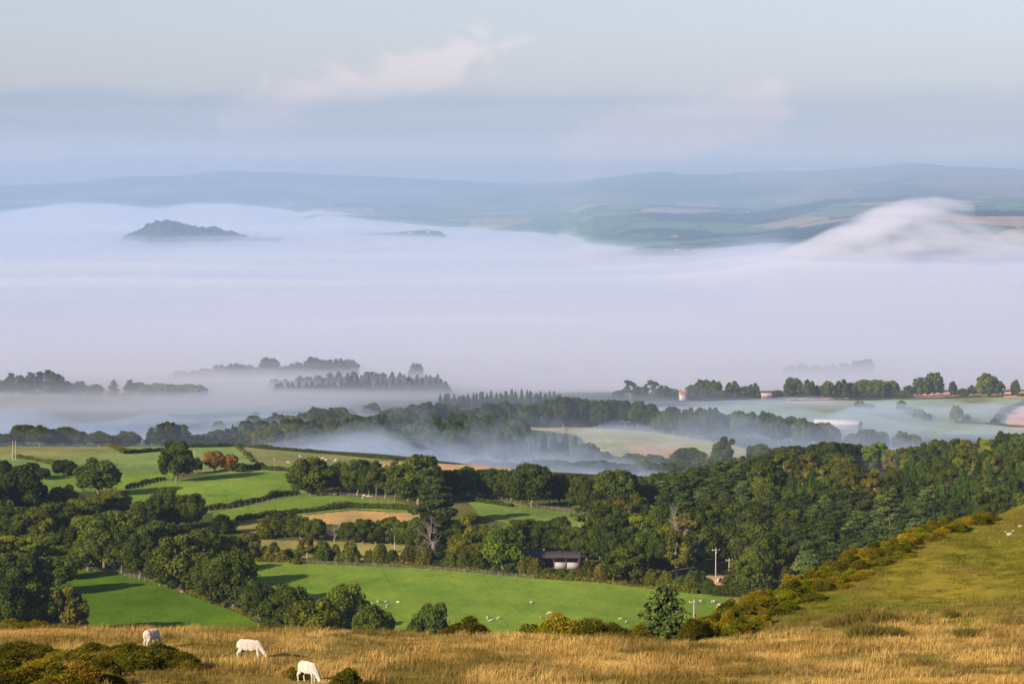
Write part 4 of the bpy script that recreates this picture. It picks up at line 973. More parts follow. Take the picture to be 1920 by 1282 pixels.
# ------------------------------------------------------------------ moor grass
def blades(name, x0, x1, Y0f, Y1f, n, hmin, hmax, wd, colr, seed, keep, label):
    r = np.random.default_rng(seed)
    px = r.uniform(x0, x1, n); f = r.uniform(0, 1, n)**.9; Y = Y0f+(Y1f-Y0f)*f; X = (px-960)/FX*Y*1.006
    clump = fbm(X/.9, Y/.9, 200, 2)+.6*fbm(X/3.5, Y/4.5, 201, 3)
    k = r.uniform(size=n) < np.clip(.45+1.1*clump, .12, 1)
    X = X[k]; Y = Y[k]; clump = clump[k]
    Z = H(X, Y); PX, PY = pxy(X, Y, Z); k = keep(PX, PY, X, Y); X = X[k]; Y = Y[k]; Z = Z[k]; clump = clump[k]; PX = PX[k]
    n = len(X); h = r.uniform(hmin, hmax, n)*np.clip(.75+.9*clump, .4, 1.35)
    for sx_, sy_ in NEARSHEEP: h = h*np.clip(.22+.5*np.maximum(np.hypot(X-sx_, (Y-sy_)*.6)-.55, 0), .22, 1); th = r.uniform(0, 6.283, n); L_ = h*r.uniform(.15, .75, n)
    ux, uy = np.cos(th)*wd, np.sin(th)*wd; lx = L_*(.55+r.normal(size=n)*.5); ly = L_*r.normal(size=n)*.6
    b1 = np.stack([X-ux, Y-uy, Z-.03], 1); b2 = np.stack([X+ux, Y+uy, Z-.03], 1)
    m1 = np.stack([X+ux*.8+lx*.3, Y+uy*.8+ly*.3, Z+h*.6], 1); m2 = np.stack([X-ux*.8+lx*.3, Y-uy*.8+ly*.3, Z+h*.6], 1)
    tip = np.stack([X+lx, Y+ly, Z+h], 1)
    V = np.stack([b1, b2, m1, m2, tip], 1).reshape(-1, 3); i = np.arange(n)*5
    Q = np.stack([i, i+1, i+2, i+3], 1); T_ = np.stack([i+3, i+2, i+4], 1)
    v = np.clip(.5+.26*r.normal(size=n)+.7*fbm(X/2.4, Y/6, 210, 4), 0, 1); d = np.clip(.42+2.4*fbm(X/3.6, Y/8, 220, 4), 0, 1)*r.uniform(.45, 1, n)
    me = mesh_np(name, V, [Q, T_], [colr], fattr={'v': np.concatenate([v, v]), 'd': np.concatenate([d, d])})
    link(name, me, kind='stuff', label=label); print(name, n)
NEARSHEEP = [hit(x, y, 90)[:2] for x, y in ((284, 1213), (468, 1235), (577, 1280))]
STRAW = leaf_mat('straw_grass', (.20,.11,.024), (.66,.43,.14), trans=.3, dry=(.095,.085,.014))
MOSS = leaf_mat('turf', (.08,.088,.008), (.195,.172,.024), trans=.25, dry=(.22,.155,.04))
HEATH_PX = [(60,1230,100,40),(270,1232,100,22)]
def kstraw(PX, PY, X, Y):
    lim = tab([(0,1000),(1290,1000),(1291,1215),(1400,1188),(1500,1168),(1650,1146),(1800,1156),(1920,1136),(2400,1116)], PX)+9*fbm(X/3.2, Y/6, 50, 4)*2
    return (PY > lim)
def kmoss(PX, PY, X, Y):
    return (PX > 1290) & (PY < tab([(1290,1235),(1400,1205),(1500,1190),(1650,1170),(1800,1180),(1920,1165),(2400,1150)], PX))
blades('moor_grass', -260, 2180, 92, 190, 560000, .10, .36, .011, STRAW, 5, kstraw, 'dry straw coloured moor grass on the near hill')
blades('hill_turf', 1290, 2300, 150, 242, 330000, .05, .17, .016, MOSS, 6, kmoss, 'short mossy green turf on the slope at the right')

# ------------------------------------------------------------------ mesh helpers for built things
def ptree(name, loc, rz=0.0, label=None, cat=None, group=None):
    o = bpy.data.objects.new(name, None); C.objects.link(o); o.location = loc; o.rotation_euler = (0, 0, rz); o.empty_display_size = .5
    if label: o['label'] = label
    if cat: o['category'] = cat
    if group: o['group'] = group
    return o
def boxes(name, bl, mat, parent=None):
    """bl: (cx, cy, cz, sx, sy, sz) boxes in one mesh, edges softened"""
    Vs = []; Fs = []; n = 0
    for cx, cy, cz, sx, sy, sz in bl:
        v = np.array([(x, y, z) for x in (-.5, .5) for y in (-.5, .5) for z in (-.5, .5)])*(sx, sy, sz)+(cx, cy, cz)
        Vs.append(v); Fs.append(np.array([(0,1,3,2),(4,6,7,5),(0,4,5,1),(2,3,7,6),(0,2,6,4),(1,5,7,3)])+n); n += 8
    return link(name, mesh_np(name, np.concatenate(Vs), [np.concatenate(Fs)], [mat]), parent)
def cyl(name, pts, rad, mat, parent=None, sides=8):
    a = Acc(); tube(a, pts, rad, sides); return link(name, a.mesh(name, mat, True), parent)

# ------------------------------------------------------------------ sheep
def sheep_mesh(pose='graze', vox=.022, seed=0):
    """body, neck, head, ears and legs fused into one skin; faces +X, feet on z = 0"""
    V = []; F = []; n = 0
    def blob(c, r_, rot=(0, 0, 0)):
        nonlocal n
        v, f = ico(3) if vox < .03 else ico(2)
        R = np.array(Euler(rot).to_matrix()); V.append((v*np.array(r_))@R.T+np.array(c)); F.append(f+n); n += len(v)
    def limb(pts, rad, sides=12):
        nonlocal n
        for i in range(len(pts)-1):
            a, b = np.array(pts[i], float), np.array(pts[i+1], float); L_ = np.linalg.norm(b-a); k = max(2, int(L_/(min(rad[i], rad[i+1])*.55))+1)
            for j in range(k+1):
                t = j/k; blob(a+(b-a)*t, [rad[i]*(1-t)+rad[i+1]*t]*3)
    s = 1 if vox < .03 else 0
    # trunk: rump, belly, ribs, shoulders
    blob((-.34, 0, .63), (.25, .21, .235)); blob((-.12, 0, .60), (.32, .245, .245)); blob((.14, 0, .60), (.30, .23, .25)); blob((.36, 0, .62), (.20, .17, .215)); blob((-.05, 0, .70), (.40, .17, .16))
    blob((-.56, 0, .66), (.06, .05, .10)); limb([(-.59, 0, .64), (-.62, 0, .46)], [.04, .025])
    if pose == 'graze':
        limb([(.44, 0, .62), (.62, .01, .42), (.74, .02, .26)], [.155, .105, .075])
        limb([(.74, .02, .26), (.80, .02, .16), (.84, .02, .06)], [.080, .062, .042]); hd = np.array((.755, .02, .25)); e = .0
        ears = [((.735, .02+sd*.09, .27), (.045, .075, .022), (0, 0, sd*.35)) for sd in (-1, 1)]
        legs = [((.33, .11, .50), (.34, .115, .27), (.345, .115, 0)), ((.40, -.11, .50), (.46, -.115, .27), (.45, -.115, 0))]
    elif pose == 'lie':
        limb([(.44, 0, .62), (.58, .01, .76), (.66, .02, .86)], [.14, .10, .08]); limb([(.66, .02, .86), (.80, .02, .80)], [.08, .045])
        ears = [((.62, sd*.10, .88), (.03, .07, .02), (0, 0, sd*.3)) for sd in (-1, 1)]; legs = []
    for c, r_, ro in ears: blob(c, r_, ro)
    if pose == 'graze':
        for a, b, c in legs: limb([a, b, c], [.075, .042, .030]); blob((c[0]+.015, c[1], .02), (.045, .032, .022))
        for sd, dx in ((1, .04), (-1, -.07)):      # hind legs: thigh, hock behind, upright shank
            limb([(-.36, sd*.11, .54), (-.33+dx, sd*.125, .40), (-.49+dx, sd*.125, .27), (-.45+dx, sd*.125, 0)], [.125, .095, .045, .030]); blob((-.43+dx, sd*.125, .02), (.045, .032, .022))
    me = mesh_np('sheep_src', np.concatenate(V), [np.concatenate(F)])
    o = link('tmp', me); md = o.modifiers.new('r', 'REMESH'); md.mode = 'VOXEL'; md.voxel_size = vox; md.use_smooth_shade = True
    sm = o.modifiers.new('s', 'SMOOTH'); sm.factor = .5; sm.iterations = 3 if s else 1
    dg = bpy.context.evaluated_depsgraph_get(); m2 = bpy.data.meshes.new_from_object(o.evaluated_get(dg)); m2.name = 'sheep'
    bpy.data.objects.remove(o); bpy.data.meshes.remove(me)
    if pose == 'lie':
        co_ = np.empty(len(m2.vertices)*3, np.float32); m2.vertices.foreach_get('co', co_); co_ = co_.reshape(-1, 3); co_[:, 2] -= .36
        m2.vertices.foreach_set('co', co_.ravel())
    return m2
def fleece(name, marks):
    m, nt, out = new_mat(name)
    tc = nt('ShaderNodeTexCoord').outputs['Object']
    nz = nt('ShaderNodeTexNoise', {'Vector': tc, 'Scale': 14.0, 'Detail': 5.0}).outputs[0]
    c = nt.mix(nz, (.40, .34, .27), (.66, .60, .51))
    sp = nt('ShaderNodeSeparateXYZ', {0: tc})
    face = nt('ShaderNodeMapRange', {'Value': nt.math('SUBTRACT', sp.outputs[0], sp.outputs[2]), 'From Min': .45, 'From Max': .62}).outputs[0]
    c = nt.mix(face, c, (.80, .66, .56))
    for (mx_, my_, mz_), rr, col_, am in marks:
        dd = nt('ShaderNodeVectorMath', {0: tc, 1: (mx_, my_, mz_)}, operation='DISTANCE').outputs['Value']
        dd = nt.math('ADD', dd, nt.math('MULTIPLY', nt.math('SUBTRACT', nz, .5), .10))
        k = nt('ShaderNodeMapRange', {'Value': dd, 'From Min': rr*.7, 'From Max': rr*1.15, 'To Min': am, 'To Max': 0.0}).outputs[0]
        c = nt.mix(k, c, col_)
    b = nt('ShaderNodeBsdfDiffuse', {'Color': c, 'Roughness': 1.0})
    bp = nt('ShaderNodeBump', {'Height': nt('ShaderNodeTexNoise', {'Vector': tc, 'Scale': 26.0, 'Detail': 3.0}).outputs[0], 'Strength': .5, 'Distance': .03})
    nt.l.new(bp.outputs[0], b.inputs['Normal']); nt.l.new(b.outputs[0], out.inputs[0]); return m
RED = (.62, .07, .06); PINK = (.85, .30, .24)
SM = sheep_mesh()
for x, yf, ang, marks, lab, scl in [
 (284, 1213, 62, [((-.30, .02, .87), .15, RED, .85)], 'white sheep seen from behind with a red mark on its rump, above the heather strip', .93),
 (468, 1235, -12, [((.22, .0, .88), .10, PINK, .7), ((.05, .0, .90), .08, PINK, .5)], 'white sheep grazing side on to the right, middle one of the three near sheep', .95),
 (577, 1280, -48, [((-.22, -.05, .86), .13, PINK, .5)], 'white sheep grazing at the bottom edge, lowest of the three near sheep', .88)]:
    h = hit(x, yf, 90); me = SM.copy(); me.materials.clear(); me.materials.append(fleece('fleece', marks))
    o = link('sheep', me, loc=h, label=lab, category='sheep', group='sheep grazing on the moor'); o.rotation_euler = (0, 0, math.radians(ang)); o.scale = (scl, scl, scl*1.08)
    h2 = h
far = sheep_mesh('graze', .05); far.materials.clear(); far.materials.append(fleece('fleece', [])); lie = sheep_mesh('lie', .05); lie.materials.clear(); lie.materials.append(far.materials[0])
FS = [('sheep in the big pasture above the low trees', [(708,1130,0),(723,1129,1),(746,1130,1),(726,1138,0),(697,1133,1)]),
 ('sheep in the big pasture above the moor gorse', [(914,1160,0),(918,1165,1),(922,1163,1),(935,1161,0),(997,1132,0),(1014,1159,1),(1030,1152,0)]),
 ('sheep in the big pasture left of the blue green conifer', [(1163,1161,1),(1174,1167,1)]),
 ('sheep at the right end of the big pasture', [(1314,1129,0),(1335,1129,1),(1339,1130,0)])]
for g, it in FS:
    for x, y, p in it:
        h = hit(x, y, 600); o = link('sheep', lie if p else far, loc=h, label='tiny white '+g, category='sheep', group=g); o.rotation_euler = (0, 0, rt.uniform(0, 6.28)); o.scale = (.9,)*3
for x, y in [(682,931),(690,933),(681,935),(697,934)]:
    h = hit(x, y, 700); o = link('sheep', far, loc=h, label='pale sheep in the shade under the middle row, at the top of the middle pasture', category='sheep', group='sheep under the middle row'); o.rotation_euler = (0, 0, rt.uniform(0, 6.28)); o.scale = (.95,)*3
for x, y in [(515,863),(562,857),(605,861),(611,864),(630,863),(628,866),(540,869),(600,872)]:
    h = hit(x, y, 900); o = link('sheep', far, loc=h, label='tiny sheep in the pale far pasture before the conifer belt', category='sheep', group='sheep in the pale far pasture'); o.rotation_euler = (0, 0, rt.uniform(0, 6.28)); o.scale = (1.0,)*3
for x, y in [(1654,793),(1672,794),(1680,793),(1640,794)]:
    h = hit(x, y, 1800)
    if h: o = link('sheep', far, loc=h, label='faint white sheep in the misty right hand pasture', category='sheep', group='sheep in the misty pasture'); o.rotation_euler = (0, 0, rt.uniform(0, 6.28)); o.scale = (1.3,)*3

# ------------------------------------------------------------------ rushes and tussocks
def rush_mesh(seed, n=520, h=1.0, spread=.5, mat=None, wd=.012):
    r = np.random.default_rng(seed); rad = spread*np.sqrt(r.uniform(0, 1, n)); th = r.uniform(0, 6.283, n); X = rad*np.cos(th); Y = rad*np.sin(th)
    hh = h*r.uniform(.5, 1, n)*(1-.35*(rad/spread)**2); lx = X*.55+r.normal(size=n)*.12; ly = Y*.55+r.normal(size=n)*.12
    a = r.uniform(0, 3.14, n); ux, uy = np.cos(a)*wd, np.sin(a)*wd
    V = np.stack([np.stack([X-ux, Y-uy, 0*X-.05], 1), np.stack([X+ux, Y+uy, 0*X-.05], 1), np.stack([X+lx+ux*.4, Y+ly+uy*.4, hh], 1), np.stack([X+lx-ux*.4, Y+ly-uy*.4, hh], 1)], 1).reshape(-1, 3)
    return mesh_np('rush_clump', V, [np.arange(4*n).reshape(-1, 4)], [mat], fattr={'v': np.clip(.5+.3*r.normal(size=n), 0, 1), 'd': r.uniform(0, .5, n)})
RUSH = leaf_mat('rush_stems', (.055,.058,.010), (.20,.18,.035), trans=.2, dry=(.26,.15,.05))
RM = [rush_mesh(700+i, n=900, mat=RUSH) for i in range(3)]
for x, y, w, hh, lab in [(1590,1172,60,.75,'left end of the tall rush clump on the mossy slope'),(1625,1168,70,.95,'tall middle of the rush clump on the mossy slope'),(1655,1170,56,.8,'right end of the tall rush clump on the mossy slope'),(1618,1200,64,1.0,'rush tuft directly in front of the tall rush clump'),(1668,1192,56,.6,'rush tuft to the right in front of the tall rush clump'),(1560,1176,40,.5,'small rush tuft left of the tall rush clump'),(1780,1158,26,.55,'lone straw tuft between the rush clump and the right edge'),(1810,1196,50,.5,'low rushy tuft in the straw grass left of the dark green bush'),(1310,1215,90,.25,'flat green tuft in the straw grass where the slope begins')]:
    h = hit(x, y, 100, 400)
    if h: o = link('rush_clump', RM[rt.randrange(3)], loc=h, label=lab, category='rushes'); ww = w/FX*h[1]; o.scale = (ww*.75, ww*.75, hh*1.05); o.rotation_euler = (0, 0, rt.uniform(0, 6))
# rocks on the hillside
def rock_mesh(seed):
    r = np.random.default_rng(seed); v, f = ico(2); k = 1+.35*np.array([fbm(a*1.6+seed, b*1.6+c, seed, 3) for a, b, c in v])
    v = v*k[:, None]*(1, .8, .62); v[:, 2] = np.round(v[:, 2]*5)/5*.5+v[:, 2]*.5
    return mesh_np('rock', v, [f], [ROCK])
ROCK = plain_mat('limestone', (.42,.33,.27), .95, .4, 5)
for i, (x, y, w, lab) in enumerate([(1913,987,9,'pale rock nearest the right edge, high on the hillside'),(1893,1002,13,'largest pale rock of the little outcrop high on the hillside'),(1886,998,8,'small rock touching the largest one in the outcrop'),(1900,997,7,'small rock just right of the largest one in the outcrop'),(1875,1016,5,'small rock below and left of the outcrop')]):
    h = hit(x, y, 100, 400)
    if h: o = link('rock', rock_mesh(i+3), loc=h, label=lab, category='rock'); s = w/FX*h[1]*.5; o.scale = (s, s, s); o.rotation_euler = (0, 0, i)

# ------------------------------------------------------------------ barn
RUST = plain_mat('rusty_sheet', (.052,.044,.046), .7, .3, 1.2); SHEET = plain_mat('white_sheeting', (.33,.31,.31), .6, .25, 1.5)
DARKW = plain_mat('dark_timber', (.03,.026,.026), .9, .3, 3); REDW = plain_mat('red_paint', (.16,.04,.035), .7, .2, 3); HAY = plain_mat('hay', (.32,.25,.15), .95, .3, 3)
def corr(name, x0, x1, pts, mat, parent, n=90, amp=.05):
    """corrugated sheet swept along x over the (y, z) profile"""
    xs = np.linspace(x0, x1, n*2+1); P = np.array(pts, float); V = []; t = .06
    for dz in (0, -t):
        for i, x in enumerate(xs):
            for (yy, zz) in P: V.append((x, yy, zz+dz+(amp if i % 2 else 0)))
    m = len(P); N = len(xs); F = grid_faces(N, m); b = N*m; F2 = (F+b)[:, ::-1]; idx = np.arange(b).reshape(N, m)
    ring = np.concatenate([idx[:, 0], idx[-1, 1:], idx[-2::-1, -1], idx[0, -2:0:-1]]); nx = np.roll(ring, -1)
    return link(name, mesh_np(name, np.array(V), [F, F2, np.stack([ring, ring+b, nx+b, nx], -1)], [mat]), parent)
hb = hit(1030, 1066, 650); Yb = hb[1]+4; wpx = FX/Yb; BW = 120/wpx; BH = 26/wpx
b_ = ptree('barn', (xof(1029, Yb, hb[2]), Yb, hb[2]), math.radians(-6), 'long low open fronted barn with dark rusty roof and white sheeting above the big pasture', 'barn')
W2 = BW/2; D2 = 3.6
corr('roof', -W2-.3, W2+.3, [(-D2-.5, BH-.75), (0, BH+.55), (D2+.5, BH-.75)], RUST, b_)
boxes('rear_wall', [(0, D2, (BH-.8)/2, BW-.2, .12, BH-.8)], SHEET, b_)
def gable(xc, mat):
    V = []
    for dx in (-.06, .06): V += [(xc+dx, -D2+.1, 0), (xc+dx, D2-.1, 0), (xc+dx, D2-.1, BH-.85), (xc+dx, 0, BH+.35), (xc+dx, -D2+.1, BH-.85)]
    return link('gable_wall', mesh_np('gable_wall', np.array(V), [np.array([(0,1,2,3,4),(9,8,7,6,5)]), np.array([(i, i+5, (i+1) % 5+5, (i+1) % 5) for i in range(5)])], [mat]), b_)
gable(-W2+.1, DARKW)['label'] = 'dark left gable wall'; gable(W2-.1, SHEET)
for i in range(6):
    boxes('post', [(-W2+.3+i*(BW-.6)/5, -D2, (BH-.8)/2, .22, .22, BH-.8)], REDW, b_)
boxes('eaves_beam', [(0, -D2-.02, BH-.92, BW-.1, .18, .22)], REDW, b_)
for i in (3, 4):
    boxes('front_panel', [(-W2+.3+(i+.5)*(BW-.6)/5, -D2+.12, (BH-2.1)/2, (BW-.6)/5-.3, .08, BH-2.1)], SHEET, b_)
boxes('hay_stack', [(-3.5, 1.0, .9, 5.0, 2.4, 1.8), (-3.7, 1.2, 2.2, 3.6, 1.9, .8)], HAY, b_)

# ------------------------------------------------------------------ utility poles
POLE = plain_mat('weathered_pole', (.36,.30,.25), .9, .2, 4); CER = plain_mat('ceramic', (.55,.5,.45), .3, .1, 3)
def pole(x, yt, yf, label, arm=1.9, Yat=None, top=False, dmin=600, rz=.2):
    h = hit(x, yf, dmin) if not Yat else (xof(x, Yat, -90.0), Yat, float(H(xof(x, Yat, -90.0), Yat)))
    hg = zof(yt, h[1])-h[2]; t = ptree('utility_pole', h, rz, label, 'utility pole', 'wooden utility poles in the valley')
    cyl('shaft', [(0, 0, -.3), (0, 0, hg*.5), (0, 0, hg)], [.19, .165, .13], POLE, t)
    if arm:
        boxes('crossarm', [(0, -.17, hg-.55, arm, .14, .16)], POLE, t)
        for s in ((-.45, 0, .45) if arm > 1 else (-.4, .4)): cyl('insulator', [(s*arm, -.17, hg-.46), (s*arm, -.17, hg-.34), (s*arm, -.17, hg-.18)], [.04, .09, .05], CER, t, 7)
    if top: cyl('transformer_bracket', [(0, -.3, hg-1.4), (0, -.3, hg-.9)], [.2, .2], CER, t)
    return t
pole(1342,1027,1093,'tall double armed utility pole before the dark wood, left of the pair',2.2,top=True)
pole(1367,1046,1076,'shorter utility pole just right of the tall double armed one',2.0,dmin=780)
pole(1301,1123,1170,'pale utility pole right of the blue green conifer, at the end of the big pasture',2.2,Yat=560)
pole(740,989,1030,'utility pole standing in the scrub above the big pasture',2.0)
pole(24,826,863,'left pole of the far pair by the left edge',0,dmin=900)
pole(29,826,861,'right pole of the far pair by the left edge',0,dmin=900)
pole(364,843,868,'lone far pole right of the tall oak',0,dmin=900)
pole(421,979,996,'short pole stub beside the dark pair of trees',0)
# ------------------------------------------------------------------ gate, stone, post
STEEL = plain_mat('galvanised_steel', (.45,.47,.50), .5, .1, 5)
hg = hit(1321, 1112, 600); g = ptree('field_gate', hg, math.radians(-14), 'grey field gate at the top right corner of the big pasture', 'gate')
for s in (-1.9, 1.9): boxes('gate_post', [(s, 0, .65, .18, .18, 1.3)], POLE, g)
boxes('gate_bars', [(0, 0, .25+i*.2, 3.5, .05, .06) for i in range(5)]+[(-1.7, 0, .65, .06, .06, 1.0), (1.7, 0, .65, .06, .06, 1.0), (0, 0, .65, .05, .05, .9)], STEEL, g)
h = hit(1348, 1091, 700); o = link('boulder', rock_mesh(21), loc=h, label='pinkish standing boulder beside the foot of the tall utility pole', category='boulder'); o.scale = (.9, .8, 1.9)
h = hit(1352, 1146, 600); o = link('stone_post', rock_mesh(22), loc=(h[0], h[1], h[2]+.4), label='reddish stone stump at the right end of the big pasture above the gorse', category='stump'); o.scale = (1.1, .9, 2.6)
h = hit(934, 1070, 650)
t_ = ptree('feed_trough', h, .1, 'pale trough on the field edge left of the barn', 'trough'); boxes('basin', [(0, 0, .45, 3.2, .8, .5)], plain_mat('pale_wood', (.42,.33,.24), .9, .2, 4), t_)
for s in (-1.2, 1.2): boxes('leg', [(s, 0, .1, .15, .6, .2)], POLE, t_)
# ------------------------------------------------------------------ timber shelters under the middle row oaks
for x, y, w, lab in [(586,926,14,'small wooden field shelter under the spreading oak'),(624,929,14,'dark low shelter in the fence right of the spreading oak')]:
    h = hit(x, y, 700); s = w/FX*h[1]; t_ = ptree('field_shelter', h, 0, lab, 'shelter')
    boxes('wall', [(0, .7, .7, s, .1, 1.4), (-s/2+.05, 0, .7, .1, 1.3, 1.4), (s/2-.05, 0, .7, .1, 1.3, 1.4)], HAY, t_); boxes('roof', [(0, 0, 1.5, s+.5, 2.0, .12)], DARKW, t_)
# ------------------------------------------------------------------ buildings
WHITE = plain_mat('whitewash', (.60,.54,.48), .9, .1, 1); TILE = plain_mat('red_tile', (.30,.11,.07), .8, .25, 1); SLATE = plain_mat('slate', (.10,.10,.12), .6, .2, 1); BRICK = plain_mat('red_brick', (.24,.13,.10), .9, .2, 1); GLASS = plain_mat('window_glass', (.05,.06,.08), .15, .1, 1)
def house(name, loc, rz, L_, W_, Hh, R, wall, roof, label, cat='house', chim=2, win=True, parts=True):
    t = ptree(name, loc, rz, label, cat); l, w_ = L_/2, W_/2
    V = [(-l,-w_,-1),(l,-w_,-1),(l,w_,-1),(-l,w_,-1),(-l,-w_,Hh),(l,-w_,Hh),(l,w_,Hh),(-l,w_,Hh),(-l,0,Hh+R*.96),(l,0,Hh+R*.96)]
    link('wall', mesh_np('wall', np.array(V, float), [np.array([(0,1,5,4),(2,3,7,6),(3,2,1,0)]), np.array([(1,2,6,9,5),(3,0,4,8,7)])], [wall]), t)
    e = .35; th = .18; q = R/w_
    rv = []
    for sgn in (-1, 1):
        for zz in (0, -th): rv += [(-l-e, sgn*(w_+e), Hh-e*q+zz+.1), (l+e, sgn*(w_+e), Hh-e*q+zz+.1), (l+e, 0, Hh+R+zz+.1), (-l-e, 0, Hh+R+zz+.1)]
    F = []
    for b in (0, 8): F += [(b,b+1,b+2,b+3),(b+7,b+6,b+5,b+4),(b,b+4,b+5,b+1),(b+1,b+5,b+6,b+2),(b+3,b+7,b+4,b)]
    rf = link('roof', mesh_np('roof', np.array(rv, float), [np.array(F)], [roof]), t)
    for i in range(chim):
        boxes('chimney', [((-1 if i else 1)*(l-.6), 0, Hh+R+.5, .9, .8, 2.2)], BRICK, rf)
    if win:
        n = max(2, int(L_/3))
        for i in range(n):
            for zz in ([1.5, Hh-1.2] if Hh > 4 else [1.5]):
                wdw = boxes('window', [(-l+(i+.5)*L_/n, -w_-.02, zz, 1.2, .08, 1.2)], WHITE, t); boxes('pane', [(-l+(i+.5)*L_/n, -w_-.07, zz, 1.0, .04, 1.0)], GLASS, wdw)
    return t
def gpt(x, Y, up=0): X = xof(x, Y, -170); return (X, Y, float(H(X, Y))+up)
house('farmhouse', gpt(1281, 2470), .2, 6.5, 5.5, 5.0, 2.8, WHITE, TILE, 'white farmhouse with a tall red chimney on the foggy ridge', 'house', 2)
house('outbuilding', gpt(1298, 2480), 1.2, 6, 5, 3.4, 2.6, BRICK, TILE, 'small red outbuilding just right of the white farmhouse', 'outbuilding', 0, False)
house('farm_building', gpt(1437, 2470), .05, 9, 6, 3.4, 2.0, BRICK, plain_mat('pale_roof', (.36,.29,.27), .8, .1, 1), 'low red brick house with a pale roof among the ridge trees', 'house', 0)
house('farm_shed', gpt(1570, 2090), -.35, 34, 15, 4.0, 2.4, plain_mat('grey_cladding', (.40,.38,.38), .8, .1, 1), plain_mat('shed_roof', (.55,.50,.49), .7, .08, .6), 'long pale roofed farm shed dimly seen through the mist', 'shed', 0, False)
hw = hit(12, 985, 700); house('white_shed', (hw[0], hw[1], hw[2]), .15, 7, 5, 2.2, 1.0, WHITE, plain_mat('pale_sheet', (.6,.62,.66), .6, .1, 1), 'pale shed half hidden at the left edge under the black oak', 'shed', 0, False)
for x, Y, L_, lab in [(1270,8350,16,'left house of the tiny white cluster at the fog edge far away'),(1285,8300,24,'long white house in the middle of the tiny cluster at the fog edge'),(1301,8360,15,'right house of the tiny white cluster at the fog edge far away'),(1401,13800,26,'tiny white farm on the distant green slope'),(771,12150,24,'left tiny white farm on the low island in the fog'),(804,12150,24,'right tiny white farm on the low island in the fog')]:
    z = HF(x, Y); house('farmhouse', (xof(x, Y, z), Y, z), .1, L_, 10, 5, 3.5, WHITE, SLATE, lab, 'house', 1, False)
# ------------------------------------------------------------------ bird
h_ = 430.0; zb = zof(712, h_); bd = Acc(); 
v, f = ico(2); bd.tris(v*np.array((.22, .07, .06)), f, .5); bd.tris(v*np.array((.06, .045, .045))+np.array((.24, 0, .02)), f, .5)
for s in (-1, 1):
    W = np.array([(.10,s*.04,.02),(-.10,s*.04,.02),(-.10,s*.28,.14),(.08,s*.28,.15),(-.04,s*.52,.10),(-.10,s*.50,.09)], float); W2_ = W-np.array((0,0,.012))
    bd.quads(np.concatenate([W, W2_]), np.array([(0,1,2,3),(3,2,5,4),(9,8,7,6),(10,11,8,9),(0,3,9,6),(3,4,10,9),(4,5,11,10),(5,2,8,11),(2,1,7,8)]), np.full(9, .5))
T_ = np.array([(-.16,-.04,0),(-.16,.04,0),(-.36,.07,0),(-.36,-.07,0)], float); bd.quads(np.concatenate([T_, T_-np.array((0,0,.012))]), np.array([(0,1,2,3),(7,6,5,4),(0,3,7,4),(1,5,6,2),(3,2,6,7)]), np.full(5, .5))
o = link('bird', bd.mesh('bird', DARKW, True), loc=(xof(767, h_, zb), h_, zb), label='small dark bird flying in front of the fog', category='bird'); o.rotation_euler = (.2, 0, .6)
# ------------------------------------------------------------------ hedges and fences
def hedge(pts, hgt, wid, label, tint='n', dmin=600, cat='hedge', dens=9, name='hedge', mat=None, ragged=.25, Yat=None):
    P = []
    for x, y in pts:
        h = hit(x, y, dmin)
        if h: P.append(h)
    P = np.array(P); seg = np.linalg.norm(np.diff(P[:, :2], axis=0), axis=1); s = np.concatenate([[0], np.cumsum(seg)]); L_ = s[-1]
    r = np.random.default_rng(int(abs(P[0, 0])*10)+3); n = int(min(14000, L_*hgt*dens*3)); t = r.uniform(0, L_, n)
    cx = np.interp(t, s, P[:, 0]); cy = np.interp(t, s, P[:, 1]); k = np.clip(np.searchsorted(s, t)-1, 0, len(seg)-1)
    d = (P[k+1, :2]-P[k, :2])/seg[k][:, None]; nx, ny = -d[:, 1], d[:, 0]
    hv = hgt*(1+ragged*2*(vnoise(t/3.0, t*0+5, 77)-.5)+ragged*2*(vnoise(t/11.0, t*0+9, 78)-.5))
    a = r.uniform(0, np.pi, n); off = np.cos(a)*wid/2*r.uniform(.85, 1.1, n); zz = np.clip(np.sin(a)**.6, 0, 1)*hv*r.uniform(.6, 1.05, n)
    X = cx+nx*off; Y = cy+ny*off; Z = H(cx, cy)+zz
    N = np.stack([nx*np.cos(a), ny*np.cos(a), np.sin(a)+.2], 1)+r.normal(size=(n, 3))*.5
    V, F = quads(np.stack([X, Y, Z], 1), N, .42 if hgt > .9 else .3, r); acc = Acc(); acc.quads(V, F, np.clip(.5+.25*r.normal(size=n), 0, 1))
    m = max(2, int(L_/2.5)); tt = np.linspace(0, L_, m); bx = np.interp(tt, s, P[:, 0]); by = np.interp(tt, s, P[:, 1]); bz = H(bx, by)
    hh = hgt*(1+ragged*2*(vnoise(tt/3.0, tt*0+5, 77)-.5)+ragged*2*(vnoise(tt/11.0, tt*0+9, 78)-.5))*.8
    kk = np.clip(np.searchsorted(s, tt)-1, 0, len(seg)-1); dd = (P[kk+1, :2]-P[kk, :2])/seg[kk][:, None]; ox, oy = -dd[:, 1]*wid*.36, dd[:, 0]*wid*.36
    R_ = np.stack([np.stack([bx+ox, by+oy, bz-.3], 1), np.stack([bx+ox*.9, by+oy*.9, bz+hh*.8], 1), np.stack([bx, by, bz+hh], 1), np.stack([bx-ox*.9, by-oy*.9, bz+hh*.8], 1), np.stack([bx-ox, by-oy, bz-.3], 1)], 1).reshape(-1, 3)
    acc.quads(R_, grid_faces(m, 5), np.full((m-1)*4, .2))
    o = link(name, acc.mesh(name, mat or LEAF), label=label, category=cat); o.color = (*TINT[tint], 1); return o
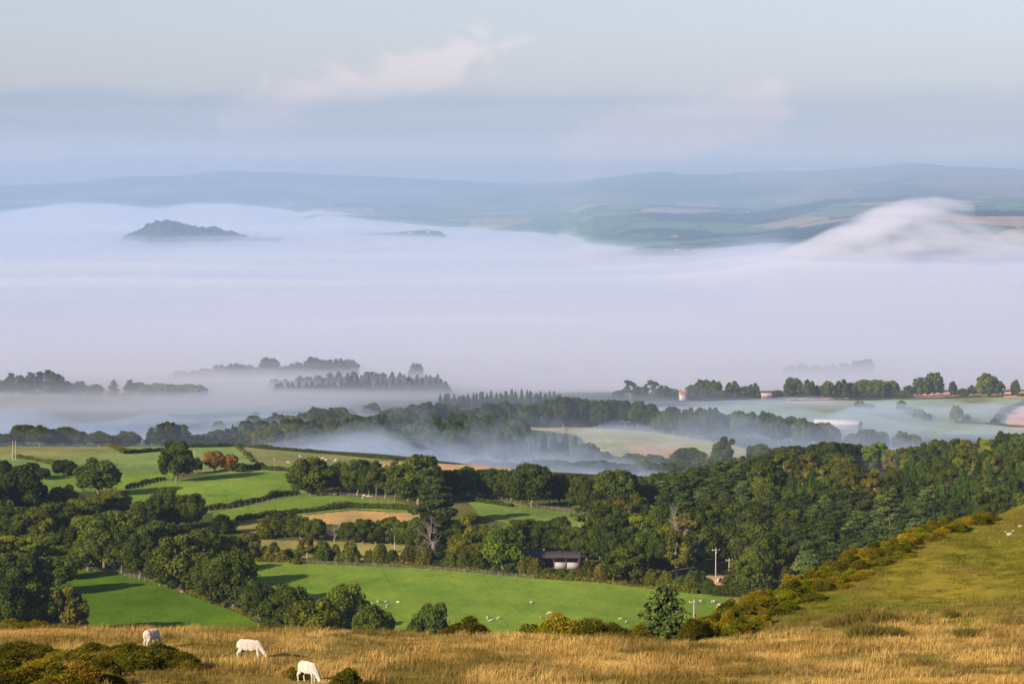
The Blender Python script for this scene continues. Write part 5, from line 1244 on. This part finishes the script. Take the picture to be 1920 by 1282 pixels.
hedge([(388,957),(430,952),(474,942),(515,932),(560,927)],1.7,2.0,'thick hedge climbing between the two bright pastures in the middle','n')
hedge([(446,977),(500,968),(557,962),(610,956),(660,952),(720,953),(790,958)],1.7,2.2,'dark curving hedge above the straw coloured field','n')
hedge([(238,917),(262,910),(285,904),(308,899)],1.5,1.8,'short hedge running from the lone oak shadow up to the tall oak','n',dmin=850)
hedge([(440,879),(490,880),(550,884)],1.5,2,'dark hedge stub right of the copper coloured trees','d',dmin=850)
hedge([(166,832),(190,833),(213,840),(235,850)],1.6,2.4,'hedge bending down to the left in the farthest left pasture','o',dmin=1000)
hedge([(236,851),(270,848),(305,845)],1.5,2,'dark hedge between the bending hedge and the tall oak','d',dmin=1000)
hedge([(352,839),(400,838),(443,837),(500,842),(560,847),(640,853),(745,863)],1.4,2,'long thin hedge along the top of the pale pastures','d',dmin=1000)
hedge([(27,858),(60,862),(104,872)],1.3,2,'hedge slanting down near the far left poles','o',dmin=1000)
hedge([(443,838),(458,850),(474,866)],1.0,1.2,'thin brown hedge dropping between the two pale pastures','b',dmin=1000)
hedge([(350,1113),(400,1130),(440,1144),(470,1158),(490,1168)],1.3,1.8,'low hedge under the tree line beside the left pasture','o')
hedge([(478,1052),(560,1054),(640,1058),(700,1060),(780,1064),(860,1070),(940,1077),(1000,1083)],1.0,2.2,'rough brown hedge bank along the top of the big pasture','b',ragged=.5)
hedge([(1000,1083),(1060,1087),(1130,1091),(1190,1099),(1250,1106),(1310,1113)],1.1,2.2,'rough hedge bank below the barn bushes','b',ragged=.5)
hedge([(1336,1115),(1370,1117),(1400,1118),(1440,1120)],2.4,2.6,'trimmed dark hedge at the foot of the twin stemmed spruce','k')
hedge([(875,938),(930,945),(960,950)],1.3,2,'low hedge at the left end of the sloping field','d')
hedge([(958,982),(985,985),(1000,984)],1.4,2,'short dark hedge piece in the sloping field','d')
hedge([(1480,753),(1560,751),(1640,750),(1720,748),(1800,746),(1880,744)],1.8,3,'dark hedge along the top of the misty right hand pasture','d',dmin=2000,dens=4)
hedge([(1862,795),(1880,775),(1900,764),(1925,756)],3.0,5,'tall hedge curving round the pink ploughed field','d',dmin=1850,dens=4)
hedge([(1790,793),(1840,794),(1900,801),(1960,803)],1.8,3,'hedge below the pink ploughed field','d',dmin=1850,dens=4)
FP = plain_mat('fence_post_wood', (.24,.17,.11), .9, .2, 4)
pm = None
def fence(pts, step, label, dmin=600, hgt=1.15):
    global pm
    P = np.array([h for h in (hit(x, y, dmin) for x, y in pts) if h]); seg = np.linalg.norm(np.diff(P[:, :2], axis=0), axis=1); s = np.concatenate([[0], np.cumsum(seg)])
    root = ptree('wire_fence', tuple(P[0]), 0, label, 'fence'); n = min(95, max(2, int(s[-1]/step))); q = []
    if pm is None: a = Acc(); tube(a, [(0, 0, -.2), (0, 0, 1.1), (0, 0, 1.15)], [.09, .085, .02], 6); pm = a.mesh('post', FP, True)
    for t in np.linspace(0, s[-1], n):
        x, y = np.interp(t, s, P[:, 0]), np.interp(t, s, P[:, 1]); z = float(H(x, y)); o = link('post', pm, root); o.location = (x-P[0, 0], y-P[0, 1], z-P[0, 2]); o.scale = (.75, .75, hgt); q.append((x-P[0, 0], y-P[0, 1], z-P[0, 2]))
    a = Acc()
    for hz_ in (.45, .8, 1.1): tube(a, [(x, y, z+hz_) for x, y, z in q], [.012]*len(q), 3)
    link('wires', a.mesh('wires', STEEL), root)
fence([(392,961),(474,946),(560,931),(620,930)],3.2,'wire fence along the near side of the middle hedge')
fence([(872,932),(930,936),(989,949),(1056,959),(1115,970),(1173,985)],3.2,'wire fence with pale posts along the top of the sloping field')
fence([(560,928),(600,928),(640,929),(680,932),(740,941)],3.2,'wire fence under the middle row of oaks')
fence([(160,1070),(215,1075),(257,1086),(300,1097),(343,1111)],3.0,'wire fence under the tree line at the top of the left pasture')
fence([(400,1131),(440,1146),(470,1160),(488,1169)],3.0,'wire fence at the lower end of the left pasture')
fence([(560,1057),(700,1063),(860,1073),(1000,1086)],5.0,'wire fence along the top of the big pasture')
fence([(240,920),(285,908),(305,902)],3.0,'short wire fence beside the hedge below the tall oak',dmin=850)
